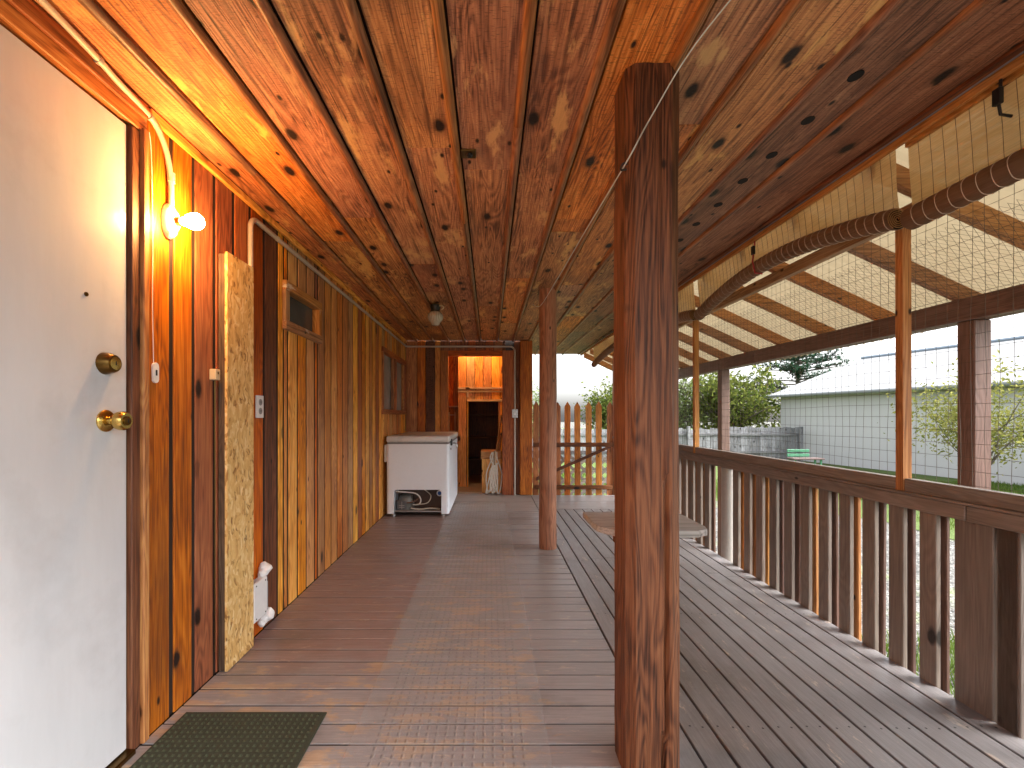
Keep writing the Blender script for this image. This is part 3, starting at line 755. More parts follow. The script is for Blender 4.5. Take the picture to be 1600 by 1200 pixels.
jb = empty('junction_box', (XW, 2.27, .2), 'white painted junction box with crumpled wrapping low on wall', 'junction box')
box('cover', (XW + .004, XW + .045), (2.195, 2.325), (.105, .295), M_whitepl, jb, .004)
box('cable_duct', (XW + .004, XW + .035), (2.34, 2.352), (.10, .26), plain('grey_duct', (.45, .48, .52), .5), jb, .002)
for (yy_, zz, sx_) in ((2.34, .325, .03), (2.315, .31, .022), (2.36, .085, .034), (2.33, .075, .024), (2.305, .06, .02)):
    bm = bmesh.new(); bmesh.ops.create_icosphere(bm, subdivisions=2, radius=sx_)
    for v in bm.verts: v.co *= 1 + .45 * noise.noise(v.co * 55 + Vector((yy_ * 9, zz * 7, 0)))
    me = bpy.data.meshes.new('wrap'); bm.to_mesh(me); bm.free(); me.materials.append(M_whitepl)
    link('wrapping', me, jb, (XW + .025, yy_, zz))
g = G()
for y_, z_ in ((2.215, .28), (2.305, .28), (2.215, .12), (2.305, .12)): g.lathe((XW + .0452, y_, z_), (1, 0, 0), [(.004, 0), (.003, .002)], 8)
g.build('screws', M_rubber, jb, kind='stuff')

# =================================================================== CHEST FREEZER
fz = empty('chest_freezer', (-.79, 5.65, 0), 'old white chest freezer with open compressor bay', 'freezer')
FX0, FX1, FY0, FY1 = -1.135, -.445, 4.995, 6.32
bm = bmesh.new()
prof = [(FX0, .035), (FX0 + .085, .035), (FX0 + .085, .285), (FX0 + .105, .30), (FX1 - .105, .30), (FX1 - .085, .285), (FX1 - .085, .035), (FX1, .035), (FX1, .80), (FX0, .80)]
v0 = [bm.verts.new((x, FY0, z)) for x, z in prof]; v1 = [bm.verts.new((x, FY1, z)) for x, z in prof]
bm.faces.new(v0); bm.faces.new(list(reversed(v1)))
for i in range(len(prof)):
    j = (i + 1) % len(prof); bm.faces.new([v0[i], v1[i], v1[j], v0[j]])
bm.edges.ensure_lookup_table()
es = [e for e in bm.edges if (abs(e.verts[0].co.x - e.verts[1].co.x) < 1e-5 and abs(e.verts[0].co.y - e.verts[1].co.y) < 1e-5 and e.verts[0].co.x in (e.verts[0].co.x,) and (abs(e.verts[0].co.x - FX0) < 1e-4 or abs(e.verts[0].co.x - FX1) < 1e-4))]
bmesh.ops.bevel(bm, geom=es, offset=.035, segments=5, profile=.5, affect='EDGES')
bmesh.ops.recalc_face_normals(bm, faces=bm.faces)
for f in bm.faces: f.smooth = True
for e in bm.edges:
    if len(e.link_faces) == 2 and e.calc_face_angle(0) > R(35): e.smooth = False
cen = Vector(((FX0 + FX1) / 2, (FY0 + FY1) / 2, .4)); bmesh.ops.translate(bm, vec=-cen, verts=bm.verts)
me = bpy.data.meshes.new('freezer_body'); bm.to_mesh(me); bm.free(); me.materials.append(M_white)
link('body', me, fz, cen)
box('lid_seal', (FX0 + .01, FX1 - .006), (FY0 + .008, FY1 - .01), (.8005, .8185), plain('grey_gasket', (.25, .25, .26), .6), fz, .004)
lid = box('lid', (FX0 - .004, FX1 + .006), (FY0 - .006, FY1 + .004), (.819, .892), plain('aged_enamel', (.66, .66, .66), .3, 0, .04, 20, .08), fz, .024, 4)
for p_ in lid.data.polygons: p_.use_smooth = True
box('hinge_cover', (FX0 - .03, FX0 - .0005), (FY0 + .03, FY0 + .18), (.60, .79), plain('aged_enamel', (0, 0, 0)), fz, .006)
la = box('latch', (FX1 + .0005, FX1 + .02), (5.16, 5.24), (.775, .85), plain('dark_latch', (.07, .07, .07), .4, .4), fz, .004)
g = G(); g.tube(smooth_path([(FX1 + .02, 5.2, .80), (FX1 + .05, 5.2, .80), (FX1 + .07, 5.2, .785), (FX1 + .075, 5.2, .745)], 4), .008, 8); g.build('handle', M_steel, la, True)
g = G(); g.lathe((FX1 + .0003, 5.2, .735), (1, 0, 0), [(.012, 0), (.011, .006)], 12); g.build('lock', M_black, fz, True)
box('bay_back', (FX0 + .083, FX1 - .083), (5.235, 5.245), (.036, .298), plain('bay_brown', (.10, .06, .045), .7, 0, .2, 20, .3), fz, 0)
box('base_rail', (FX0 + .086, FX1 - .086), (FY0 + .02, FY0 + .05), (.05, .068), M_steel, fz, .004)
box('base_plate', (FX0 + .086, FX1 - .086), (FY0 + .06, 5.234), (.04, .05), plain('base_steel', (.2, .18, .17), .5, .4, .1, 30, .3), fz, .002)
g = G(); g.lathe((FX0 + .20, 5.125, .05), (0, 0, 1), [(.085, 0), (.09, .03), (.09, .10), (.093, .105), (.09, .11), (.088, .14), (.075, .165), (.045, .182), (.01, .188)], 24, 1.15, .95)
cp = g.build('compressor', plain('compressor_paint', (.15, .15, .14), .45, .2, .1, 40, .2), fz, True)
box('terminal_box', (FX0 + .115, FX0 + .215), (FY0 + .025, FY0 + .06), (.072, .175), plain('terminal_grey', (.10, .11, .12), .4), fz, .006, 2)
g = G(); g.box((FX0 + .135, FX0 + .195), (FY0 + .021, FY0 + .0245), (.10, .106)); g.box((FX0 + .135, FX0 + .195), (FY0 + .021, FY0 + .0245), (.12, .126)); g.box((FX0 + .165, FX0 + .17), (FY0 + .018, FY0 + .0245), (.08, .165)); g.build('terminal_clips', M_steel, fz)
pipes = [([(FX0 + .10, 5.03, .275), (FX0 + .2, 5.035, .268), (FX0 + .32, 5.04, .25), (FX0 + .37, 5.05, .19), (FX0 + .35, 5.06, .13), (FX0 + .26, 5.09, .12)], .007, 'white_tube', (.75, .74, .70)),
         ([(FX0 + .36, 5.21, .285), (FX0 + .42, 5.19, .25), (FX0 + .47, 5.15, .21), (FX0 + .46, 5.12, .16), (FX0 + .42, 5.1, .13), (FX0 + .32, 5.1, .12)], .006, 'cream_tube', (.62, .58, .48)),
         ([(FX0 + .10, 5.06, .17), (FX0 + .2, 5.03, .15), (FX0 + .3, 5.03, .165), (FX0 + .36, 5.08, .21)], .006, 'copper_tube', (.18, .09, .06)),
         ([(FX0 + .26, 5.04, .09), (FX0 + .36, 5.05, .075), (FX0 + .48, 5.06, .085), (FX0 + .58, 5.08, .07)], .009, 'pale_tube', (.5, .45, .38))]
for pts, r_, nm, c_ in pipes:
    g = G(); g.tube(smooth_path(pts, 6), r_, 8); g.build('tube', plain(nm, c_, .4), fz, True)
g = G(); g.lathe((FX1 - .13, 5.234, .222), (0, -1, 0), [(.035, 0), (.034, .002)], 24); st_ = g.build('round_sticker', M_whitepl, fz, True)
g = G(); g.lathe((FX1 - .13, 5.2315, .222), (0, -1, 0), [(.022, 0), (.021, .001)], 24); g.build('sticker_disc', plain('sticker_blue', (.05, .17, .55), .5), st_, True)
for x_ in (FX0 + .07, FX1 - .07):
    for y_ in (FY0 + .05, FY1 - .06):
        g = G(); g.lathe((x_, y_, .0025), (0, 0, 1), [(.022, 0), (.022, .015), (.012, .018), (.012, .0335)], 14); g.build('foot', M_steel, fz, True)

# =================================================================== CEILING LAMP
cl = empty('ceiling_lamp', (-.51, 4.28, ZC), 'unlit round glass globe lamp hanging from the plank ceiling', 'lamp')
g = G(); g.lathe((-.51, 4.28, ZC - .0185), (0, 0, -1), [(.05, 0), (.052, .012), (.045, .03), (.042, .05), (.047, .055), (.046, .062)], 24); g.build('lamp_base', M_black, cl, True)
g = G(); g.lathe((-.51, 4.28, ZC - .0795), (0, 0, -1), [(.043, 0), (.06, .012), (.072, .035), (.074, .055), (.066, .08), (.05, .1), (.04, .108), (.038, .125), (.03, .13)], 28)
def globe():
    m, t, out = new_mat('ribbed_globe_glass')
    tc = nd(t, 'TexCoord'); sx = nd(t, 'SeparateXYZ', {0: tc.outputs['Object']})
    an = math_n(t, 'ARCTAN2', sx.outputs[1], sx.outputs[0]); rb = math_n(t, 'MULTIPLY_ADD', math_n(t, 'SINE', math_n(t, 'MULTIPLY', an, 26)), .5, .5)
    c = mixc(t, rb, (.42, .38, .30), (.80, .76, .66))
    p = finish(t, out, c, .12, rb, .5, .004, 0, .8); p.inputs['Transmission Weight'].default_value = .35
    return m
g.build('globe', globe(), cl, True, 0, 80)
g = G(); g.tube(smooth_path([(-.47, 4.25, ZC - .03), (-.44, 4.24, ZC - .035), (-.43, 4.24, ZC - .055), (-.45, 4.24, ZC - .07)], 5), .006, 7); g.build('pull_ring', M_ivory, cl, True)

# =================================================================== PORCH POSTS
def hewn(name, cx, cy, half, ch, z0, z1, crack, label, seed, round_=False):
    root = empty(name, (cx, cy, 0), label, 'post', 'porch posts')
    ring = []
    if round_:
        ring = [(half * math.cos(2 * math.pi * k / 28), half * math.sin(2 * math.pi * k / 28)) for k in range(28)]
    else:
        cl_, cr_ = ch
        raw = [(-half + cl_, -half), (half - cr_, -half), (half, -half + cr_), (half, half - cr_), (half - cr_, half), (-half + cl_, half), (-half, half - cl_), (-half, -half + cl_)]
        for i in range(8):
            a, b_ = Vector(raw[i]), Vector(raw[(i + 1) % 8]); L = (b_ - a).length; nn = max(1, int(L / .009))
            for k in range(nn): ring.append(tuple(a.lerp(b_, k / nn)))
    nz = 90; vs = []; fs = []; nr = len(ring)
    for j in range(nz + 1):
        z = z0 + (z1 - z0) * j / nz
        sx_ = .004 * noise.noise(Vector((0, seed, z * .9))); tw = 1 + .012 * noise.noise(Vector((seed, 3, z * 1.3)))
        for (x, y) in ring:
            p = Vector((x * 26, y * 26, z * 3.2 + seed * 7))
            d = .0022 * noise.noise(p) + .0012 * noise.noise(p * 3)
            if not round_ and y < -half * .9 and x > -half * .1: d += .0022 * noise.noise(Vector((x * 150, seed, z * 5))) # rough sawn band
            nx, ny = Vector((x, y)).normalized()
            X, Y = x * tw + nx * d + sx_, y * tw + ny * d
            if crack and y < -half * .9:
                xc = crack[0] + .010 * math.sin(z * 3.1) + .006 * noise.noise(Vector((z * 4, seed, 1)))
                fade = max(0, min(1, (crack[1] - z) / .25))
                if abs(x - xc) < .0052: Y += .014 * fade
            vs.append((cx + X, cy + Y, z))
    for j in range(nz):
        for k in range(nr):
            k2 = (k + 1) % nr; fs.append((j * nr + k, j * nr + k2, (j + 1) * nr + k2, (j + 1) * nr + k))
    fs.append(tuple(reversed(range(nr)))); fs.append(tuple(nz * nr + k for k in range(nr)))
    g = G(); g.add(vs, fs); g.build('timber', wood('round_log', 'Z', (.14, .045, .02), (.34, .125, .058), (.46, .20, .10), .55, .5, .05) if round_ else postw('Z'), root, True, 0, 35)
    return root
pA = hewn('porch_post', .497, 1.447, .084, (.024, .034), .0015, ZC - .002, (.022, 1.05), 'thick square porch post with chamfered edges carrying a small shelf', 1.3)
pB = hewn('porch_post', .49, 3.83, .073, None, .0015, ZC - .002, None, 'round smooth log porch post without a shelf', 4.1, True)
g = G(); g.tube(smooth_path([(.41, 1.36, 1.862), (.398, 1.345, 1.858), (.390, 1.35, 1.85), (.394, 1.362, 1.846), (.41, 1.365, 1.85)], 4), .003, 6); g.build('hook', M_black, pA, True)

sh = empty('post_shelf', (.55, 1.6, .72), 'small rounded weathered shelf board fixed to the square post', 'shelf')
g = G()
x0_, x1_, ya, yb_ = .368, .742, 1.505, 1.80
poly = [(x0_ + .10, ya), (x1_ - .05, ya), (x1_ - .012, ya + .02), (x1_, ya + .06), (x1_, yb_), (x0_, yb_)]
poly += [(x0_ + .10 - .10 * math.cos(R(a)), ya + .11 - .11 * math.sin(R(a))) for a in (0, 18, 36, 54, 72)]
# keep the shelf behind the post's face: notch is the post itself
g.prism(poly, .708, .731, 'XY')
sh_o = g.build('shelf_board', wood('shelf_grey', 'X', (.16, .145, .13), (.30, .275, .25), (.42, .39, .36), .6, .1, .05, blotch=.4), sh, False, .003)
g = G(); g.prism([(x, y) for x, y in [(x0_ + .102, ya - .004), (x1_ - .05, ya - .004), (x1_ - .05, ya - .0005), (x0_ + .102, ya - .0005)]], .709, .730, 'XY'); g.build('shelf_edge', wood('shelf_grey', 'X', 0, 0, 0), sh)
box('bracket', (.46, .53), (1.535, 1.70), (.64, .7075), postw('Y'), sh, .004)

cline = empty('clothes_line', (.45, 2.5, 1.9), 'thin pale cord strung between the two porch posts', 'cord')
g = G(); g.tube(smooth_path([(.66, .95, 2.165), (.56, 1.23, 2.120), (.475, 1.345, 1.99), (.40, 1.355, 1.853), (.41, 2.0, 1.905), (.415, 2.8, 1.95), (.418, 3.76, 2.02), (.40, 4.2, 2.14)], 8), .0021, 6); g.build('cord', plain('cord_grey', (.55, .62, .60), .5), cline, True)

# =================================================================== RAILING
rail = empty('porch_railing', (XR, 3, 0), 'brown painted railing with alternating inner and outer balusters', 'railing')
box('rail_face', (1.798, 1.826), (1.722, 5.98), (.712, .770), brownpaint('Y'), rail, .003)
box('rail_face', (1.798, 1.826), (-.5, 1.718), (.712, .770), brownpaint('Y'), rail, .003)
box('rail_cap', (1.795, 1.925), (-.5, 6.3), (.7715, .782), brownpaint('Y'), rail, .003)
box('rail_face', (1.892, 1.915), (-.5, 6.3), (.705, .770), redbrown('Y'), rail, .003)
y = 1.577 + .148 * 0
posts_y = [(1.646, 1.795), (3.52, 3.68)]
yb0 = 1.937 - .074
k = -22
while True:
    a = yb0 + k * .1485; k += 1
    if a < -.4: continue
    if a > 6.1: break
    if not any(a < q + .0 and a + .074 > p for p, q in posts_y):
        box('baluster', (XR + .002, XR + .024), (a, a + .074), (-.12, .7115), brownpaint('Z'), rail, .003)
    ao = a - .003 + rng.uniform(-.006, .006)
    if -.4 < ao < 6.1 and not any(ao < q and ao + .074 > p for p, q in posts_y):
        o = box('baluster', (1.868, 1.885), (ao, ao + .066), (-.12, .7045), (pinew('Z') if rng.random() < .45 else redbrown('Z')), rail, .003)
        o.rotation_euler = (R(rng.uniform(-.5, .5)), 0, 0)
box('baluster', (XR + .002, XR + .024), (1.572, 1.641), (-.12, .7115), brownpaint('Z'), rail, .003)
box('newel_post', (XR + .001, XR + .012), (1.650, 1.79), (.0, .7115), brownpaint('Z'), rail, .003)
g = G(); g.lathe((XR + .062, 1.72, -.4), (0, 0, 1), [(.062, 0), (.062, 1.1)], 20); g.build('newel_log', brownpaint('Z'), rail, True)
g = G(); g.lathe((XR + .062, 3.60, -.4), (0, 0, 1), [(.052, 0), (.05, 1.1)], 20); g.build('newel_log', plain('pale_grey_post', (.42, .40, .37), .7, 0, .3, 30, .2), rail, True)
box('newel_post', (1.72, 1.79), (6.20, 6.27), (.002, .80), greyw('Z'), rail, .004)
box('return_rail', (1.70, 1.86), (6.05, 6.30), (.80, .83), brownpaint('X'), rail, .003)

# =================================================================== WIRE SCREEN
scr = empty('wire_screen', (1.82, 3, .78), 'wire mesh screen on thin orange studs above the railing', 'screen')
for yy_ in (-.02, 1.985, 4.00, 5.98):
    o = box('stud', (1.802, 1.842), (yy_, yy_ + .038), (.783, 1.957), pinew('Z'), scr, .002)
    o.rotation_euler = (R(rng.uniform(-.2, .2)), R(-.15), 0)
for a, b_ in ((-.5, -.022), (.02, 1.983), (2.025, 3.998), (4.04, 5.978)):
    box('sill', (1.806, 1.848), (a, b_), (.7825, .838), brownpaint('Y'), scr, .003)
box('header', (1.800, 1.842), (-.5, 6.4), (1.9585, 2.022), pinew('Y'), scr, .003)
g = G()
def wire(pts, r=.0009):
    g.tube(pts, r, 3, False)
yw = -.6
while yw < 6.3:
    wob = rng.uniform(0, 9); pts = []
    for j in range(25):
        z = .80 + 1.19 * j / 24
        pts.append((1.850 + .004 * noise.noise(Vector((yw * 3, z * 3, 1))), yw + .008 * noise.noise(Vector((wob, z * 3.5, 2))), z))
    wire(pts); yw += .046
zw = .845
while zw < 1.97:
    pts = []
    for j in range(140):
        yq = -.6 + 6.9 * j / 139
        pts.append((1.8515 + .004 * noise.noise(Vector((yq * 3, zw * 3, 1))), yq, zw + .007 * noise.noise(Vector((yq * 2.5, zw * 9, 5))) ))
    wire(pts); zw += .0525
g.build('wire_mesh', M_wire, scr)

# =================================================================== LEAN-TO ROOF
lt = empty('lean_to_roof', (2.5, 3, -.5), 'sloping lean-to roof of translucent sheets on orange rafters', 'roof', kind='thing')
XB, ZB, SL = 2.45, 1.72, .466
zr = lambda x: ZB + SL * (XB - x)
def rafter(yc, wd=.04):
    g = G(); xa, xb = 1.612, 2.66
    g.prism([(xa, zr(xa)), (xb, zr(xb)), (xb, zr(xb) + .085), (xa, zr(xa) + .085)], yc - wd / 2, yc + wd / 2, 'XZ'); return g.build('rafter', pinew('X'), lt, False, .003)
yr = 2.40 - .49 * 5
while yr < 7.8: rafter(yr + rng.uniform(-.01, .01)); yr += .49
rafter(7.76)
M_panel = panel_mat()
for i in range(5):
    a = -.35 + i * 1.64; b_ = a + 1.66
    g = G(); nn = 120; xs_ = [1.45, 1.85, 2.3, 2.80]
    vs = []; 
    for j in range(nn + 1):
        yq = a + (b_ - a) * j / nn
        for x in xs_: vs.append((x, yq, zr(x) + .095 + .004 * (i % 2) + .006 * math.sin(yq * 2 * math.pi / .076)))
    g.add(vs, [(j * 4 + q, j * 4 + q + 1, (j + 1) * 4 + q + 1, (j + 1) * 4 + q) for j in range(nn) for q in range(3)])
    g.build('roof_sheet', M_panel, lt, True, 0, 60)
box('eave_beam', (XB, XB + .10), (-.5, 7.75), (1.602, 1.719), redbrown('Y'), lt, .004)
for yc in (-.165, 2.355, 4.875, 7.40):
    box('support_post', (XB + .012, XB + .101), (yc - .0445, yc + .0445), (-.52, 1.601), redbrown('Z'), lt, .005)
# fine poultry netting stapled under the rafters
g = G(); sx_, sy_ = .030, .030; xN0, xN1 = 1.98, 2.46
nxn = int((xN1 - xN0) / sx_); nyn = int(6.6 / sy_)
sag = lambda x, y: zr(x) - .004 - .012 * abs(math.sin((y - 2.40) * math.pi / .49)) 
for i in range(nxn):
    for j in range(nyn):
        x = xN0 + i * sx_; y = .9 + j * sy_ + (sy_ / 2 if i % 2 else 0)
        P0 = (x, y, sag(x, y)); P1 = (x + sx_, y + sy_ / 2, sag(x + sx_, y + sy_ / 2)); P2 = (x + sx_, y - sy_ / 2, sag(x + sx_, y - sy_ / 2))
        wire([P0, P1], .0007); wire([P0, P2], .0007)
g.build('poultry_netting', M_wire, lt)
# =================================================================== BAMBOO BLINDS
M_sheet = bamboo_mat('bamboo_sheet', (.50, .31, .14), (.76, .55, .30), .16)
M_roll = bamboo_mat('bamboo_roll', (.26, .155, .10), (.48, .33, .23), 0.)
M_cord = plain('blind_cord', (.55, .44, .33), .7)
def blind(y0, y1, zfun, ztop, label, x0=1.594, tassel=None):
    root = empty('bamboo_blind', (x0, (y0 + y1) / 2, ztop), label, 'blind', 'rolled bamboo blinds along the eave')
    N_ = 60; ys = [y0 + (y1 - y0) * i / N_ for i in range(N_ + 1)]
    g = G(); vs = []
    for yq in ys:
        zb = zfun(yq) + .03
        for q in range(5):
            t_ = q / 4; vs.append((x0 + .018 * t_ + .006 * noise.noise(Vector((yq * 2, t_ * 2, y0))), yq, ztop + (zb - ztop) * t_))
    g.add(vs, [(i * 5 + q, i * 5 + q + 1, (i + 1) * 5 + q + 1, (i + 1) * 5 + q) for i in range(N_) for q in range(4)])
    g.build('woven_sheet', M_sheet, root, True)
    box('head_rail', (x0 - .012, x0 + .006), (y0, y1), (ztop + .001, ztop + .024), pinew('Y'), root, .002)
    rr_ = .042
    path = [(x0 + .012, yq, zfun(yq)) for yq in ys]
    g = G(); vs = []; sg = 22
    for (x, yq, z) in path:
        for k_ in range(sg):
            th = 2 * math.pi * k_ / sg; r_ = rr_ * (1 + .03 * noise.noise(Vector((yq * 4, math.cos(th) * 1.5, math.sin(th) * 1.5))))
            vs.append((x + r_ * math.cos(th), yq, z + r_ * math.sin(th)))
    g.add(vs, [(i * sg + k_, i * sg + (k_ + 1) % sg, (i + 1) * sg + (k_ + 1) % sg, (i + 1) * sg + k_) for i in range(N_) for k_ in range(sg)])
    ro = g.build('roll', M_roll, root, True, 0, 80)
    g = G()
    for ye in (y0, y1):    # spiral edge of the rolled slats
        pts = []
        for k_ in range(90):
            th = k_ * .33; r_ = .004 + .036 * k_ / 89
            pts.append((x0 + .012 + r_ * math.cos(th), ye + (.001 if ye == y0 else -.001), zfun(ye) + r_ * math.sin(th)))
        g.tube(pts, .0022, 5)
    g.build('roll_edge', M_sheet, ro, kind='stuff')
    g = G()
    for ye, d in ((y0, .006), (y1, -.006)):
        g.add([(x0 + .012 + .040 * math.cos(k_ * math.pi / 8), ye + d, zfun(ye) + .040 * math.sin(k_ * math.pi / 8)) for k_ in range(16)], [tuple(range(16))])
    g.build('roll_core', M_hole, ro)
    g = G(); g2 = G(); yq = y0 + .02
    while yq < y1 - .01:
        z = zfun(yq)
        pts = [(x0 + .012 + .0432 * math.cos(k_ * math.pi / 10), yq + .002 * math.sin(k_), z + .0432 * math.sin(k_ * math.pi / 10)) for k_ in range(21)]
        g.tube(pts, .0013, 4, False)
        g2.tube([(x0 - .0035, yq, ztop), (x0 + .006, yq, (ztop + z) / 2 + .02), (x0 + .012, yq, z + .043)], .0011, 4, False)
        yq += .045
    g.build('roll_cords', M_cord, ro, kind='stuff')
    g2.build('stitch_cords', plain('stitch', (.16, .09, .045), .7), root, kind='stuff')
    return root
b1 = blind(-.4, 1.735, lambda y: 1.865 + .01 * math.sin(y * 2), 2.13, 'bamboo blind rolled straight, hanging beside the strapped blind')
b2 = blind(1.79, 3.49, lambda y: 1.885 + .115 * math.sin(math.pi * min(1, max(0, (y - 1.79) / 1.7)) ** 1.0) ** .9 * 1.0, 2.158, 'bamboo blind whose roll is lifted in the middle by red strap')
b3 = blind(3.56, 7.0, lambda y: 1.90 + .12 * math.sin(math.pi * (y - 3.56) / 3.44) ** .8, 2.158, 'long bamboo blind beyond the strapped one, drooping towards the gate')
def strap(root, y, zt, zb, mt):
    g = G(); g.tube([(1.562, y, zt), (1.560, y, zt - .05), (1.548, y, zb + .02), (1.565, y + .004, zb - .046), (1.61, y + .008, zb - .050)], .0045, 6); g.build('strap', mt, root, True)
    box('clip', (1.545, 1.559), (y - .012, y + .012), (zt - .10, zt - .05), M_black, root, .002)
strap(b2, 2.68, 2.16, 2.0, plain('red_strap', (.30, .015, .015), .5))
strap(b1, 1.39, 2.16, 2.08, M_black)

# =================================================================== GATE AND LATTICE
gate = empty('picket_gate', (1.2, 6.45, 0), 'brown picket gate with pointed tops closing the porch end', 'gate')
YG = 6.44
for px in (837.4, 854.5, 871.5, 886.7, 902.4, 920, 935.8, 953):
    cx = (px - 765) * YG / 711; hw = .041; zt = 1.318 + rng.uniform(-.006, .006)
    g = G(); g.prism([(cx - hw, -.02), (cx + hw, -.02), (cx + hw, zt - .07), (cx, zt), (cx - hw, zt - .07)], YG, YG + .02, 'XZ')
    o = g.build('picket', cedar('orange', 'Z'), gate, False, .002)
    o.rotation_euler = (0, R(rng.uniform(-.3, .3)), 0)
for z0, z1 in ((.675, .735), (.075, .135)): box('gate_rail', (.62, 1.74), (YG - .032, YG - .001), (z0, z1), cedar('dark', 'X'), gate, .003)
g = G(); g.prism([(.66, .20), (1.71, .66), (1.71, .705), (.66, .245)], YG - .030, YG - .003, 'XZ'); g.build('brace', cedar('dark', 'X'), gate)
box('gate_post', (1.755, 1.87), (6.40, 6.51), (-.5, 2.0), pinew('Z'), gate, .006)
lat = empty('lattice_panel', (1.3, 7.3, -.5), 'low grey diagonal lattice panel standing beyond the gate', 'lattice')
LX0, LX1, LZ0, LZ1, LY = .62, 2.35, -.48, .53, 7.25
for s in (1, -1):
    c = -3.0
    while c < 4.5:
        # line x = c + s*z clipped to the panel
        pts = []
        zA, zB = LZ0, LZ1
        xa_, xb_ = c + s * zA, c + s * zB
        lo_, hi_ = 0.0, 1.0
        dx = xb_ - xa_
        for bound, sign in ((LX0, 1), (LX1, -1)):
            fa = sign * (xa_ - bound); fb = sign * (xb_ - bound)
            if fa < 0 and fb < 0: lo_ = 2
            elif fa < 0: lo_ = max(lo_, fa / (fa - fb))
            elif fb < 0: hi_ = min(hi_, fa / (fa - fb))
        if hi_ - lo_ > .05:
            p0 = Vector((xa_ + dx * lo_, zA + (zB - zA) * lo_)); p1 = Vector((xa_ + dx * hi_, zA + (zB - zA) * hi_))
            nrm = Vector((-(p1 - p0).y, (p1 - p0).x)).normalized() * .024
            yy_ = LY if s == 1 else LY + .0085
            g = G(); g.prism([tuple(p0 - nrm), tuple(p1 - nrm), tuple(p1 + nrm), tuple(p0 + nrm)], yy_, yy_ + .008, 'XZ'); g.build('lath', wood('old_lath', 'X', (.10, .085, .07), (.19, .165, .14), (.28, .25, .22), .8, 0, .2), lat)
        c += .164
box('lattice_frame', (LX0 - .02, LX1 + .02), (LY - .012, LY - .001), (LZ1 - .02, LZ1 + .03), greyw('X'), lat, .003)

# =================================================================== FLOOR THINGS
rn = G(); nn = 60
rn.add([(x, .2 + 5.6 * j / nn, .0042 + .0005 * math.sin(j * 1.3)) for j in range(nn + 1) for x in (-.475, .20)], [(2 * j, 2 * j + 1, 2 * j + 3, 2 * j + 2) for j in range(nn)])
rn.add([(x, .2 + 5.6 * j / nn, .0027 + .0005 * math.sin(j * 1.3)) for j in range(nn + 1) for x in (-.475, .20)], [(2 * j, 2 * j + 2, 2 * j + 3, 2 * j + 1) for j in range(nn)]) if False else None
tag(rn.build('floor_runner', runner_mat()), 'clear dotted vinyl runner laid along the deck boards', 'runner')
dm = empty('doormat', (-.86, 1.3, 0), 'dark green nubbed doormat in front of the white door', 'doormat')
box('mat_base', (-1.13, -.605), (.86, 1.695), (.0025, .009), plain('green_mat', (.035, .04, .022), .9, 0, .8, 90, .4), dm, .002)
g = G()
yy_ = .88
while yy_ < 1.68:
    xx = -1.115
    while xx < -.615:
        g.add([(xx + dx, yy_ + dy, .0095 + dz) for dx, dy, dz in ((-.005, -.005, 0), (.005, -.005, 0), (.005, .005, 0), (-.005, .005, 0), (0, 0, .005))], [(0, 1, 4), (1, 2, 4), (2, 3, 4), (3, 0, 4)]); xx += .022
    yy_ += .022
g.build('nubs', plain('green_nub', (.05, .058, .03), .9), dm, kind='stuff')

bx = empty('wooden_chest', (.03, 6.55, 0), 'small wooden box standing just inside the open doorway', 'box')
box('case', (-.11, .165), (6.47, 6.80), (.0145, .50), cedar('honey', 'Z'), bx, .004)
box('lid', (-.125, .170), (6.45, 6.82), (.501, .61), pinew('X'), bx, .008)
for i, (xa, xb, lb) in enumerate(((.10, .168, 'longer orange stick leaning on the door casing above the wooden box'), (.135, .170, 'shorter orange stick leaning behind the longer one on the wooden box'))):
    g = G(); g.tube([(xa, 6.50 + i * .05, .612), (xb, 6.53 + i * .05, 1.12 - i * .25)], .014, 4)
    tag(g.build('wooden_stick', pinew('Z')), lb, 'stick', 'sticks leaning in the doorway')
hb = empty('cord_bundle', (.06, 6.42, 0), 'bundle of white hose hung over the small wooden box', 'hose')
g = G()
for i in range(7):
    o_ = (i - 3) * .018; sp = .03 + abs(i - 3) * .028
    x0_ = .06 + o_ * .6
    g.tube(smooth_path([(x0_ + .01, 6.435, .60), (x0_ + (.3 * o_), 6.42, .50), (x0_ - sp * (1 if i % 2 else -.7), 6.42, .28), (x0_ - .02 + o_, 6.415, .012 + .02 * (i % 3)), (x0_ + .03 * (1 if i % 2 else -1), 6.41, .25), (x0_ + .02, 6.425, .45)], 6), .009, 6)
g.build('hose', plain('hose_white', (.66, .60, .52), .5), hb, True)
g = G(); g.lathe((.075, 6.425, .42), (0, 0, 1), [(.03, 0), (.042, .05), (.042, .17), (.038, .2)], 14, 1, .45); g.build('binding', plain('binding_tan', (.42, .28, .17), .6), hb, True)

# =================================================================== OUTSIDE
def vstrip(nm, a, b_, z0, z1, th, mat, parent): pass
